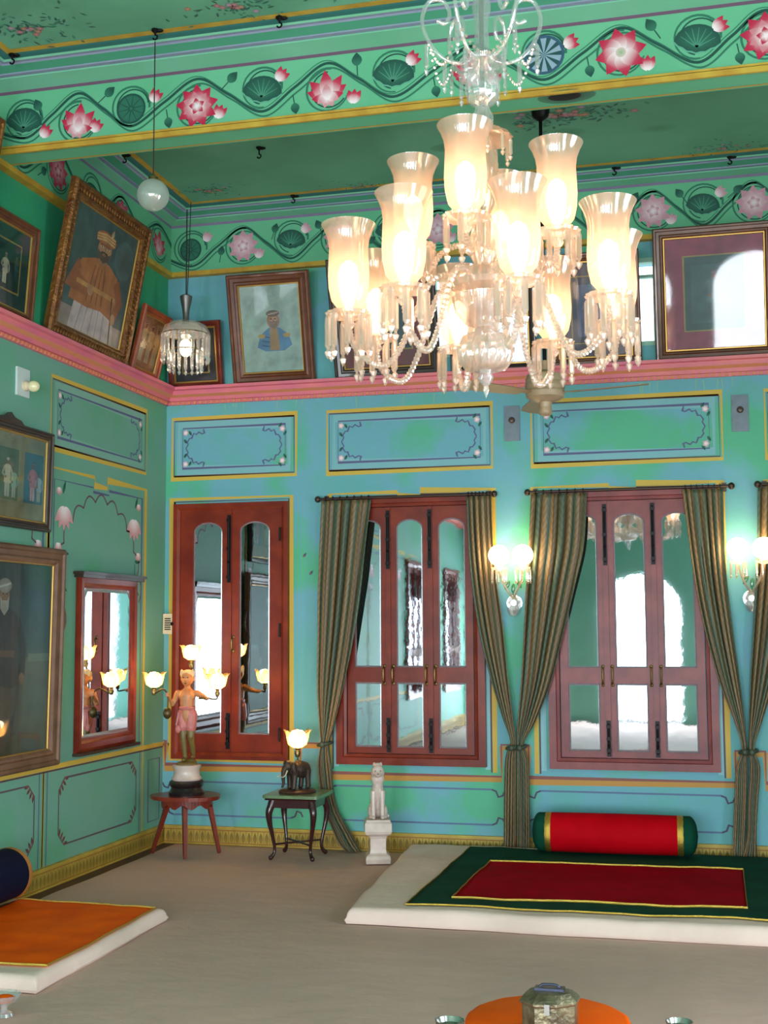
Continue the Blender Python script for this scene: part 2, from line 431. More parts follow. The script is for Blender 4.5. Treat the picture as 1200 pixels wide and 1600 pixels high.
# ------------------------------------------------------------------ shell of the room
Z_LEDGE0, Z_LEDGE1, Z_FR0, Z_FR1 = 3.25, 3.37, 4.27, 4.63
X1 = ROOM_X; Y1 = ROOM_Y
f = MB(); f.box((-.2, Y1 - .4, -.2), (X1 + .4, .2, 0.0)); f.build('floor', M_floor, kind='structure')

def cusp_arch(p, a0, a1, b0, bt, col, z=2, n=9, w=.012, lob=.05):
    """a scalloped arch line from (a0,b0) over a top at bt to (a1,b0)"""
    pts = []
    for k in range(n):
        t0 = PI * (1 - k / n); t1 = PI * (1 - (k + 1) / n)
        for j in range(9):
            t = t0 + (t1 - t0) * j / 8; s = 1 + lob * math.sin(PI * j / 8) * 1.6
            pts.append(((a0 + a1) / 2 + (a1 - a0) / 2 * math.cos(t) * s, b0 + (bt - b0) * math.sin(t) * s))
    p.strip(pts, w, col, z)
def border(p, a0, b0, a1, b1, w=.022, col=YEL, shade=DKBR, z=1):
    p.frame(a0, b0, a1, b1, w, col, z); p.frame(a0 + w * .8, b0 + w * .8, a1 - w * .8, b1 - w * .8, w * .35, shade, z)
def cartouche(p, a0, b0, a1, b1, band=lin('#7DB4BC')):
    """yellow border, pale blue band and a notched purple line with small flowers at the corners"""
    border(p, a0, b0, a1, b1)
    p.frame(a0 + .055, b0 + .055, a1 - .055, b1 - .055, .05, band, .4)
    A0, B0, A1, B1 = a0 + .085, b0 + .075, a1 - .085, b1 - .075
    p.frame(A0, B0, A1, B1, .009, PURP, 1.5)
    H = B1 - B0; W = A1 - A0
    q = [(.045, .5), (.075, .40), (.062, .34), (.095, .25), (.125, .25), (.15, .13), (.19, .16), (.22, .10), (.27, .15), (.30, .13), (.285, .03)]
    for sx in (0, 1):
        for sy in (0, 1):
            pts = [((A1 - d * H * 1.9) if sx else (A0 + d * H * 1.9), (B1 - e * H) if sy else (B0 + e * H)) for d, e in q]
            p.strip(pts, .009, PURP, 2)
            cx_, cy_ = ((A1 - .06 * H * 1.25) if sx else (A0 + .06 * H * 1.25)), ((B1 - .11 * H) if sy else (B0 + .11 * H))
            for k in range(5): p.petal(cx_, cy_, 2 * PI * k / 5, .026, .022, WHT, lin('#D3A8B4'), 2 + .1 * k)
            for dx, dy in ((.13, .07), (.03, .27)):
                ex, ey = ((A1 - dx * H * 1.25) if sx else (A0 + dx * H * 1.25)), ((B1 - dy * H) if sy else (B0 + dy * H))
                p.petal(ex, ey, (1.0 if sy else -1.0) * (1 if sx else -1), .04, .02, MDG, DKG, 2)
def dado(p, a0, b0, a1, b1, col=lin('#5E4A55')):
    c = .07
    p.strip([(a0 + c, b1), (a1 - c, b1), (a1, b1 - c), (a1, b0 + c), (a1 - c, b0), (a0 + c, b0), (a0, b0 + c), (a0, b1 - c)], .010, col, 1, closed=True)
    for sx, sy in ((0, 0), (0, 1), (1, 0), (1, 1)):
        ex, ey = (a1, a0)[sx == 0], (b1, b0)[sy == 0]
        dx, dy = (-1 if sx else 1), (-1 if sy else 1)
        for k in range(4):
            p.petal(ex + dx * c * (1 - k * .28), ey + dy * c * (k * .28), math.atan2(dy, dx) + .9 * dx * dy * (k - 1.5) * .4, .05, .022, lin('#8A4A48'), DKBR, 1.5 + .1 * k)

# back wall: openings of the clerestory behind the pictures
CL = [(2.06, 2.78), (2.95, 3.665), (4.55, 5.25)]; CZ0, CZ1 = 3.50, 4.12
wb = MB()
wb.box((-.2, 0, 0), (X1 + .2, .22, CZ0)); wb.box((-.2, 0, CZ1), (X1 + .2, .22, ROOM_Z + .1))
xs = -.2
for a, b in CL: wb.box((xs, 0, CZ0), (a, .22, CZ1)); xs = b
wb.box((xs, 0, CZ0), (X1 + .2, .22, CZ1))
wb.m = 2; wb.box((-.0, -.04, Z_FR0), (X1, 0.0, Z_FR1 + .04))
wb.m = 3; wb.box((0, -.055, Z_FR0 - .035), (X1, -.0, Z_FR0))
p = Paint(wb, (0, 0, 0), (1, 0, 0), (0, 0, 1), (0, -1, 0), 1)
# painted panels over the windows
for a0, a1 in ((.05, 1.035), (1.272, 2.494), (2.773, 4.069), (4.35, 5.6)): cartouche(p, a0, 2.69, a1, 3.145)
# painted surrounds of the windows
border(p, .055, .60, 1.0, 2.533, .026)
for a0, a1, n0, n1 in ((1.292, 2.486, 1.80, 1.97), (2.775, 4.046, 3.30, 3.49), (4.34, 5.56, 4.86, 5.03)):
    for o_, w_, c_, z_ in ((0, .03, YEL, 1), (.024, .010, DKBR, 1.2)):
        p.strip([(a0 + o_, .56), (a0 + o_, 2.535 - o_), (n0, 2.535 - o_), (n0, 2.50 - o_), (n1, 2.50 - o_), (n1, 2.535 - o_), (a1 - o_, 2.535 - o_), (a1 - o_, .56)], w_, c_, z_)
    p.strip([(a0 + .05, .58), (a0 + .05, 2.50), (a1 - .05, 2.50), (a1 - .05, .58)], .035, lin('#8DBFC8'), .5)
# rail that steps down under the windows
for dz, w_, c_ in ((0, .03, ORNG), (.022, .012, lin('#8A4F4A'))):
    p.strip([(0, .717 + dz), (.02, .717 + dz), (.02, .545 + dz), (1.07, .545 + dz), (1.07, .717 + dz), (1.24, .717 + dz), (1.24, .512 + dz), (2.53, .512 + dz), (2.53, .73 + dz), (2.72, .73 + dz), (2.72, .512 + dz), (4.09, .512 + dz), (4.09, .717 + dz), (4.28, .717 + dz), (4.28, .512 + dz), (5.6, .512 + dz), (5.6, .717 + dz), (X1, .717 + dz)], w_, c_, 1 + dz)
for a0, a1 in ((.09, 1.0), (1.34, 2.46), (2.80, 3.99), (4.40, 5.5)):
    for bz in (.445, .205): p.strip([(a0, bz), (a1, bz)], .012, lin('#5A6E94'), 1)
    for ex, sg in ((a0, -1), (a1, 1)):
        for bz in (.445, .205):
            s2 = -1 if bz > .3 else 1
            p.strip([(ex, bz), (ex + sg * .03, bz + s2 * .012), (ex + sg * .045, bz + s2 * .05), (ex + sg * .075, bz + s2 * .04), (ex + sg * .09, bz + s2 * .01)], .012, lin('#4A4560'), 1)
for (a, b, r_) in ((1.12, .30, .05), (1.14, 1.95, .02), (1.09, 2.08, .02)):
    p.petal(a, b, .9, r_ * 2, r_, lin('#7A5570'), lin('#394A55'), 1)
# streaks of dirt at the ledge
for k in range(26):
    a = random.uniform(.2, 6); p.strip([(a, 3.24), (a + random.uniform(-.01, .01), 3.24 - random.uniform(.03, .12))], .012, lin('#7FB59F'), .3, w2=.004)
# frieze of pale lotus
pf = Paint(wb, (0, -.04, 0), (1, 0, 0), (0, 0, 1), (0, -1, 0), 1)
pf.rect(0, Z_FR1 - .012, X1, Z_FR1 + .012, lin('#7D6F8E'), .5)
fl = []
for pxx in (380, 530, 685, 855, 1022, 1180): fl.append(('full', px(pxx, 380, 1, -.04)[0], 4.435))
for x in (5.05, 5.85): fl.append(('full', x, 4.435))
for pxx in (455, 610, 770, 940, 1100): fl.append(('half', px(pxx, 375, 1, -.04)[0], 4.45))
fl.append(('disc', px(298, 392, 1, -.04)[0], 4.44)); fl.append(('half', 4.65, 4.44)); fl.append(('half', 5.45, 4.44))
for pxx in (324, 478, 630, 795, 1128): fl.append(('bud', px(pxx, 372, 1, -.04)[0], 4.53))
for pxx in (405, 550, 705, 880, 1050): fl.append(('bud', px(pxx, 400, 1, -.04)[0], 4.37))
for pxx in (345, 428, 500, 575, 655, 740, 990, 1068, 1150): fl.append(('leaf', px(pxx, 390, 1, -.04)[0], 4.38 if pxx % 2 else 4.52))
frieze_run(pf, fl, Z_FR0 + .01, Z_FR1 - .02, lin('#C78FA0'), lin('#E8D8DC'))
wb.build('wall_back', [M_wallb, M_paint, M_frieze, M_yellow], kind='structure')

# left wall
wl = MB(); wl.box((-.2, Y1 - .2, 0), (0, 0.0, Z_LEDGE0 + .06))
wl.m = 4; wl.box((-.2, Y1 - .2, Z_LEDGE0 + .06), (0, 0.0, ROOM_Z + .1))
wl.m = 2; wl.box((0, Y1, Z_FR0), (.04, -.04, Z_FR1 + .04))
wl.m = 3; wl.box((0, Y1, Z_FR0 - .035), (.055, -.055, Z_FR0))
p = Paint(wl, (0, 0, 0), (0, 1, 0), (0, 0, 1), (1, 0, 0), 1)
for k in range(6):
    o_ = -1.39 * k
    a0, a1 = -1.735 + o_, -.35 + o_
    if k in (0, 2, 4): cartouche(p, a0, 2.69, a1, 3.145, lin('#7FAE9E'))
    p.strip([(a0, .73), (a0, 2.57), (-1.142 + o_, 2.57), (-1.142 + o_, 2.515), (-.956 + o_, 2.515), (-.956 + o_, 2.57), (a1, 2.57), (a1, .73)], .024, YEL, 1)
    p.strip([(a0 + .06, .73), (a0 + .06, 2.50), (-1.16 + o_, 2.50), (-1.16 + o_, 2.47), (-.93 + o_, 2.47), (-.93 + o_, 2.50), (a1 - .06, 2.50), (a1 - .06, .73)], .010, PURP, 1)
    cusp_arch(p, a0 + .10, a1 - .10, 1.75, 2.41, lin('#6A4A5A'), 2, 11)
    for sx in (a0 + .17, a1 - .17):
        for j, (da, db) in enumerate(((-.02, 2.33), (.05, 2.45), (.05, 2.10))):
            for q in range(5): p.petal(sx + da * (1 if sx > a1 - .5 else -1), db, -PI / 2 + (q - 2) * .45, (.15, .05, .06)[j], (.07, .025, .03)[j], WHT, lin('#D79AA0'), 2 + .1 * q)
        p.strip([(sx, 2.02), (sx + .01, 1.85), (sx - .02, 1.65)], .010, MDG, 1.5)
        for q in range(4): p.petal(sx, 2.42 - .19 * q, 1.2 - .6 * q, .09, .03, MDG, DKG, 2)
    for e in (a0, a0 + .045, a1, a1 - .045): p.strip([(e, .12), (e, .73)], .018 if e in (a0, a1) else .009, YEL if e in (a0, a1) else PURP, 1.2)
    dado(p, a0 + .19, .225, a1 - .10, .635)
for dz, w_, c_ in ((0, .03, YEL), (-.022, .010, DKBR)): p.strip([(Y1, .717 + dz), (0, .717 + dz)], w_, c_, 1.3)
p.strip([(-.25, .18), (-.25, .62), (-.06, .62), (-.06, .18)], .010, PURP, 1, closed=True)
pf = Paint(wl, (.04, 0, 0), (0, 1, 0), (0, 0, 1), (1, 0, 0), 1)
pf.rect(Y1, Z_FR1 - .012, 0, Z_FR1 + .012, lin('#7D6F8E'), .5)
fl = []
for k in range(9): fl += [('full', -1.78 - .9 * k + .9, 4.44), ('half', -2.22 - .9 * k + .9, 4.44), ('bud', -1.5 - .9 * k, 4.37), ('leaf', -1.98 - .9 * k + .9, 4.36)]
fl += [('side', -.27, 4.43), ('leafd', -1.95, 4.5), ('leafd', -2.1, 4.5)]
frieze_run(pf, fl, Z_FR0 + .01, Z_FR1 - .02, lin('#B83050'), lin('#E7B7C2'))
wl.build('wall_left', [M_walll, M_paint, M_frieze, M_yellow, M_wallup], kind='structure')

# wall behind the camera with arched doorways; right wall with side windows: they let the daylight in
wf = MB()
def arch_wall(mb, u0, u1, holes, ztop, put, th0, th1):
    """boxes round arched holes. put(u, d, z) -> point"""
    def prism(pts):
        n = len(pts)
        mb.add([put(a, th0, b) for a, b in pts] + [put(a, th1, b) for a, b in pts], [list(range(n)), list(range(2 * n - 1, n - 1, -1))] + [[i, i + n, (i + 1) % n + n, (i + 1) % n] for i in range(n)])
    cur = u0
    for c, w, z0, zs, za in holes:
        prism([(cur, 0), (c - w / 2, 0), (c - w / 2, ztop), (cur, ztop)]); cur = c + w / 2
        if z0 > 0: prism([(c - w / 2, 0), (c + w / 2, 0), (c + w / 2, z0), (c - w / 2, z0)])
        arc = [(c + w / 2 * math.cos(t), zs + (za - zs) * math.sin(t)) for t in [PI * k / 14 for k in range(15)]]
        prism([(c - w / 2, ztop), (c - w / 2, zs)] + arc[::-1][1:-1] + [(c + w / 2, zs), (c + w / 2, ztop)])
    prism([(cur, 0), (u1, 0), (u1, ztop), (cur, ztop)])
arch_wall(wf, -.2, X1 + .2, [(c, w, 0, 1.9, 2.42) for c, w in ARCHES], ROOM_Z + .1, lambda u, d, z: (u, d, z), Y1, Y1 - .22)
wf.build('wall_front', M_plain, kind='structure')
wr = MB()
arch_wall(wr, -X1 * 0 + Y1, 0.0, [(c, w, .02, 2.5, 2.95) for c, w in sorted(SIDE_OPEN)], ROOM_Z + .1, lambda u, d, z: (d, u, z), X1, X1 + .22)
wr.build('wall_right', M_plain, kind='structure')
tr = MB(); tr.box((-3, Y1 - 8, -.25), (X1 + 3, Y1 - .2, -.05)); tr.build('terrace_floor', M_out, kind='structure')

# baseboards
def skirting(name, O, u, n, length):
    mb = MB(); O = Vector(O); u = Vector(u); n = Vector(n)
    def bx(d0, d1, z0, z1):
        P = [O + n * d0, O + u * length + n * d0, O + u * length + n * d1, O + n * d1]
        mb.add([q + Vector((0, 0, z0)) for q in P] + [q + Vector((0, 0, z1)) for q in P], [(0, 3, 2, 1), (4, 5, 6, 7), (0, 1, 5, 4), (1, 2, 6, 5), (2, 3, 7, 6), (3, 0, 4, 7)])
    bx(0, .022, 0, .112); bx(0, .028, .112, .131); bx(0, .03, 0, .012)
    p = Paint(mb, O + n * .022, u, (0, 0, 1), n, 1)
    k = 0; a = .03
    while a < length - .04:
        p.petal(a, .02, PI / 2, .075, .03, lin('#9C7A2C'), lin('#7E6A2A'), 1); p.strip([(a + .022, .02), (a + .022, .10)], .005, lin('#8A6A2E'), 1); a += .045
    for b in (.014, .104): p.strip([(0, b), (length, b)], .008, lin('#A06A2C'), 1.5)
    mb.build(name, [M_base, M_paint], kind='structure')
skirting('baseboard_back', (.03, 0, 0), (1, 0, 0), (0, -1, 0), X1 - .03)
skirting('baseboard_left', (0, 0, 0), (0, -1, 0), (1, 0, 0), -Y1)

# pink ledge on which the pictures stand
LP = [(0, 3.25), (.018, 3.25), (.022, 3.275), (.045, 3.275), (.05, 3.30), (.085, 3.315), (.09, 3.345), (.115, 3.35), (.12, 3.37), (0, 3.37)]
LM = [0, 0, 0, 0, 1, 0, 0, 0, 0]
def ledge(name, mk, length, sgn):
    mb = MB()
    for j in range(len(LP) - 1):
        mb.m = LM[j]; (d0, z0), (d1, z1) = LP[j], LP[j + 1]
        mb.add([mk(0, d0, z0), mk(length, d0, z0), mk(length, d1, z1), mk(0, d1, z1)], [(0, 1, 2, 3)])
    mb.m = 1
    a = .05
    while a < length - .05:                                   # little dentils along the lower edge
        P = [mk(a, .018, 3.252), mk(a + .02, .018, 3.252), mk(a + .02, .03, 3.252), mk(a, .03, 3.252)]
        mb.add(P + [q + Vector((0, 0, .02)) for q in P], [(0, 1, 2, 3), (4, 7, 6, 5), (0, 4, 5, 1), (1, 5, 6, 2), (2, 6, 7, 3), (3, 7, 4, 0)]); a += .045
    mb.build(name, [M_pink, M_salmon], kind='structure')
ledge('trim_back', lambda a, d, z: Vector((a, -d, z)), X1, 1)
ledge('trim_left', lambda a, d, z: Vector((d, -a, z)), -Y1, 1)

# ceiling in bays between beams, each with a stepped cove
cl = MB(); cl.box((-.2, Y1 - .2, ROOM_Z), (X1 + .2, .2, ROOM_Z + .12))
COVE = [(0, 4.63), (.115, 4.652), (.115, 4.660), (.145, 4.660), (.145, 4.668), (.215, 4.678), (.225, 4.684), (.245, 4.684), (.255, 4.692), (.285, 4.695), (.30, 4.699), (.345, 4.699)]
CM = [1, 2, 3, 3, 4, 3, 3, 2, 5, 5, 6]
BEAMS = [(-2.33, -2.52), (-6.30, -6.49), (-10.2, -10.39)]
BAYS = [(-2.33, 0.0), (-6.30, -2.52), (-10.2, -6.49), (Y1, -10.39)]
for y0, y1 in BAYS:
    cl.ring(.0, X1, y0, y1, COVE, plane='xy', mats=CM)
p = Paint(cl, (0, 0, ROOM_Z), (1, 0, 0), (0, 1, 0), (0, 0, -1), 7)
def bouquet(p, a, b, s, n=40, seed=1):
    n = int(n * 2.2)
    rr = random.Random(seed)
    for k in range(n):
        an = rr.uniform(0, 2 * PI); d = abs(rr.gauss(0, .42)) * s
        p.petal(a + 1.7 * d * math.cos(an), b + .8 * d * math.sin(an), rr.uniform(0, 6.28), s * rr.uniform(.08, .17), s * .05, rr.choice((MDG, lin('#3E7A66'), lin('#4A6F66'))), rr.choice((lin('#4A8A70'), lin('#33584F'))), 1 + rr.random())
    for k in range(n // 8):
        an = rr.uniform(0, 2 * PI); d = abs(rr.gauss(0, .4)) * s
        c = rr.choice((lin('#A8626A'), lin('#A8704E'), lin('#9A7F92')))
        for q in range(5): p.petal(a + 1.5 * d * math.cos(an), b + .7 * d * math.sin(an), q * 1.256, s * .075, s * .06, mixc(c, WHT, .2), c, 2.2 + .1 * q)
for (x, y, z, s, n, sd) in ((45, 45, 0, .30, 46, 1), (372, 12, 0, .28, 40, 2), (330, 297, 0, .22, 40, 3), (878, 180, 0, .40, 80, 4), (560, 292, 0, .2, 26, 5), (1130, 232, 0, .22, 30, 6)):
    q = px(x, y, 2, ROOM_Z); bouquet(p, q[0], q[1], s, n, sd)
for (x, y, s, n, sd) in ((.9, -5.9, .3, 40, 7), (5.3, -3.3, .3, 40, 8), (5.3, -5.8, .3, 40, 9)): bouquet(p, x, y, s, n, sd)
for x, y in ((885, 207), (1030, 200), (700, 230)):                # blotches in the old paint
    q = px(x, y, 2, ROOM_Z); p.ellipse(q[0], q[1], .12, .07, lin('#4D8A68'), .4, lin('#5C9B7B'))
cl.build('ceiling', [M_ceil, M_cove, M_cove, M_lilac, M_cove2, M_darkteal, M_yellow, M_paint], kind='structure')

# beams with the lotus frieze
for i, (yb, yf) in enumerate(BEAMS):
    bm_ = MB()
    bm_.box((0, yf, Z_FR0), (X1, yb, ROOM_Z + .02))
    bm_.m = 2; bm_.box((0, yf - .016, Z_FR0 - .012), (X1, yf, Z_FR0 + .016)); bm_.box((0, yf - .010, Z_FR0 + .022), (X1, yf, Z_FR0 + .034))
    pb = Paint(bm_, (0, yf, 0), (1, 0, 0), (0, 0, 1), (0, -1, 0), 1)
    pb.rect(0, Z_FR1 - .018, X1, Z_FR1 + .006, lin('#6E4C66'), .6)
    pu = Paint(bm_, (0, 0, Z_FR0), (1, 0, 0), (0, 1, 0), (0, 0, -1), 1)
    pu.rect(0, yb - .03, X1, yb - .012, lin('#B99A45'), .6)
    if i == 0:
        it = [('half', 38, 190), ('leaf', 62, 172), ('side', 122, 190), ('bud', 71, 214), ('bud', 150, 204), ('leaf', 165, 150), ('disc', 205, 170), ('bud', 243, 150), ('leafd', 262, 188), ('full', 308, 166), ('bud', 343, 178), ('leaf', 357, 128), ('half', 410, 141), ('bud', 440, 117), ('leafd', 460, 168),
              ('side', 512, 140), ('bud', 553, 151), ('leaf', 558, 98), ('half', 615, 116), ('bud', 645, 88), ('leafd', 680, 135), ('side', 738, 108), ('bud', 772, 122), ('wheel', 850, 86), ('bud', 892, 66), ('leafd', 920, 103), ('star', 970, 82), ('bud', 1012, 100), ('leaf', 1022, 44), ('half', 1090, 62), ('bud', 1125, 39), ('leafd', 1155, 92), ('full', 1197, 56)]
        items = []
        for k, a, b in it:
            q = px(a, b, 1, yf); items.append((k, q[0], min(max(q[2], Z_FR0 + .10), Z_FR1 - .09)))
        items += [('half', 4.72, 4.45), ('side', 5.15, 4.44), ('disc', 5.6, 4.45)]
        frieze_run(pb, items, Z_FR0 + .05, Z_FR1 - .03, RED, WHT)
        q = px(885, 149, 2, Z_FR0); pu.ellipse(q[0], q[1] + .01, .15, .085, lin('#2A1E20'), 1, lin('#4F8468')); pu.ellipse(q[0] - .01, q[1] + .01, .085, .05, lin('#0C0809'), 1.4, lin('#241A1B'))
    bm_.build('beam', [M_frieze, M_paint, M_yellow], kind='structure')

# ------------------------------------------------------------------ windows and doors with bevelled mirror panes
def arch_top(x0, x1, zs, za): return [((x0 + x1) / 2 + (x1 - x0) / 2 * math.cos(t), zs + (za - zs) * math.sin(t)) for t in [PI * k / 12 for k in range(13)]]
def pane(parent, x0, x1, z0, zs, za, d):
    out = [(x0, z0), (x1, z0)] + arch_top(x0, x1, zs, za) if za > zs else [(x0, z0), (x1, z0), (x1, zs), (x0, zs)]
    b = .014
    inn = [(x0 + b, z0 + b), (x1 - b, z0 + b)] + arch_top(x0 + b, x1 - b, zs, za - b) if za > zs else [(x0 + b, z0 + b), (x1 - b, z0 + b), (x1 - b, zs - b), (x0 + b, zs - b)]
    n = len(out); mb = MB()
    mb.add([(a, d + .004, c) for a, c in inn], [list(range(n))])
    mb.m = 1
    mb.add([(a, d + .010, c) for a, c in out] + [(a, d + .004, c) for a, c in inn], [(i, (i + 1) % n, n + (i + 1) % n, n + i) for i in range(n)])
    mb.build('pane', [M_mirror, M_bevel], parent)
def leaf_panel(root, x0, x1, z0, z1, p0, p1, cells, d0, d1, M, name='shutter'):
    """a wooden leaf from d0 (front, negative) to d1 with glazed cells [(za0, zspring, zapex)]"""
    mb = MB()
    mb.box((x0, d0, z0), (p0, d1, z1)); mb.box((p1, d0, z0), (x1, d1, z1))
    cur = z0
    for (a, s_, t) in cells:
        mb.box((p0, d0, cur), (p1, d1, a)); cur = s_ if t > s_ else t
        if t > s_:
            arc = arch_top(p0, p1, s_, t)
            mb.prism([(p0, z1)] + [(q[0], q[1]) for q in arc[::-1]] + [(p1, z1)], d0, d1); cur = z1
    if cur < z1: mb.box((p0, d0, cur), (p1, d1, z1))
    # raised bead round each cell
    lf = mb.build(name, M, root)
    for (a, s_, t) in cells: pane(lf, p0 - .002, p1 + .002, a - .002, s_, max(t, s_) + (.002 if t > s_ else 0), (d0 + d1) / 2 - .004)
    return lf
def bolt(root, x, z0, z1, d):
    mb = MB(); mb.box((x - .014, d - .006, z0), (x + .014, d, z1))
    mb.tube([(x, d - .014, z0 + .02), (x, d - .014, z1 - .02)], .007, 8)
    for z in (z0 + .04, (z0 + z1) / 2, z1 - .04): mb.cbox((x, d - .012, z), (.03, .018, .022))
    mb.ell((x, d - .024, (z0 * .7 + z1 * .3)), (.009, .012, .009))
    mb.build('bolt', M_iron, root)
def handle(root, x, z, d, h=.10):
    mb = MB(); mb.tube(spline([(x, d, z - h / 2), (x, d - .03, z - h / 3), (x, d - .032, z + h / 3), (x, d, z + h / 2)], 4), .006, 8); mb.ell((x, d - .003, z - h / 2), (.012, .006, .014)); mb.ell((x, d - .003, z + h / 2), (.012, .006, .014))
    mb.build('handle', M_brass, root)
FD = -.035
# first window: two tall leaves
w1 = struct_empty('window_1')
m_ = MB(); m_.ring(.084, .984, .612, 2.492, [(0, 0), (0, FD - .012), (.03, FD - .012), (.05, FD), (.055, FD), (.055, 0)]); m_.build('frame', M_wood, w1)
leaf_panel(w1, .14, .528, .668, 2.437, .238, .470, [(.795, 2.28, 2.352)], -.03, -.002, M_wood)
leaf_panel(w1, .532, .93, .668, 2.437, .604, .842, [(.795, 2.28, 2.352)], -.03, -.002, M_wood)
m_ = MB(); m_.box((.512, -.042, .668), (.548, -.03, 2.437)); m_.build('astragal', M_wood, w1)
bolt(w1, .53, 1.90, 2.40, -.042); bolt(w1, .53, .69, .95, -.042); handle(w1, .56, 1.45, -.03)
for z in (.80, 1.55, 2.25):
    m_ = MB(); m_.tube([(.925, -.045, z - .05), (.925, -.045, z + .05)], .008, 8); m_.build('hinge', M_iron, w1)
def triple(name, x0, x1, M):
    w = struct_empty(name)
    m_ = MB(); m_.ring(x0, x1, .600, 2.503, [(0, 0), (0, FD - .015), (.05, FD - .015), (.055, FD - .005), (.075, FD), (.078, 0)]); m_.build('frame', M, w)
    a, b = x0 + .08, x1 - .08; t = (b - a) / 3
    for k in range(3):
        l0, l1 = a + t * k + .002, a + t * (k + 1) - .002
        leaf_panel(w, l0, l1, .68, 2.423, l0 + .052, l1 - .052, [(.722, 1.178, 1.178), (1.283, 2.27, 2.338)], -.03, -.002, M)
        if k:
            m_ = MB(); m_.box((l0 - .02, -.042, .68), (l0 + .016, -.03, 2.423)); m_.build('astragal', M, w)
            bolt(w, l0 - .002, 1.98, 2.40, -.042); bolt(w, l0 - .002, .69, .93, -.042); handle(w, l0 + .03, 1.23, -.03, .12); handle(w, l0 - .035, 1.23, -.03, .12)
    return w
triple('window_2', 1.353, 2.430, M_wood)
triple('window_3', 2.868, 3.995, M_wood_veiled)
triple('window_4', 4.42, 5.50, M_wood_veiled)
# glazed cupboard doors on the left wall near the doorways: the panes of window_2 mirror them
for i, y in enumerate((-8.45, -11.0)):
    d1 = triple('door_%d' % (i + 1), -.56, .56, M_wood); d1.location = (0.0, y, 0); d1.rotation_euler = (0, 0, PI / 2)
# clerestory lights behind the pictures
M_grille = mat('pale_green_grille', '#9CC9B4', 0.6)
M_clear = pane_mat('clear_glass', (.97, .98, 1))
for i, (a, b) in enumerate(CL):
    w = struct_empty('window_%d' % (i + 5))
    m_ = MB(); m_.ring(a, b, CZ0, CZ1, [(0, 0.0), (.03, 0.0), (.03, .08), (0, .08)]); m_.box((a, .02, 3.985), (b, .06, 4.005)); m_.build('frame', M_grille, w)
    m_ = MB(); g = MB()
    m_.box((a, .045, CZ0), (b, .049, CZ1)); m_.build('glass', M_clear, w)
    n = 4
    for k in range(n + 1):
        x = a + (b - a) * k / n
        for j in range(5): g.ell((x, .1, 3.55 + j * .105), (.022, .01, .03), nu=8, nv=5)
        g.box((x - .006, .095, CZ0), (x + .006, .105, 3.985))
    g.build('grille', M_grille, w)

# ------------------------------------------------------------------ materials of the furnishings
M_fr_oak = mat('walnut_frame', '#6E3A1C', 0.35, vary='#5A2C16', vscale=14, coat=0.3)
M_fr_red = mat('red_mahogany_frame', '#7A2A1C', 0.35, vary='#5E1E14', vscale=12, coat=0.3)
M_fr_gold = mat('gilded_carved_frame', '#8A5A26', 0.38, metal=0.45, vary='#6A3C1A', vscale=18, bump=0.8, bscale=45)
M_fr_dark = mat('dark_brown_frame', '#3E2A20', 0.4, vary='#2E1E18', vscale=12, coat=0.2)
M_fr_brown = mat('dull_brown_frame', '#7A5640', 0.5, vary='#64432F', vscale=9)
M_gilt = mat('gilt_slip', '#B08A45', 0.35, metal=0.6)
M_canvas = mat('painted_picture', rough=0.45, attr=True, vary='#C8C8C8', vscale=9)
M_pglass = pane_mat('picture_glass', (.96, .97, .97), 1.36)
M_curtain = None
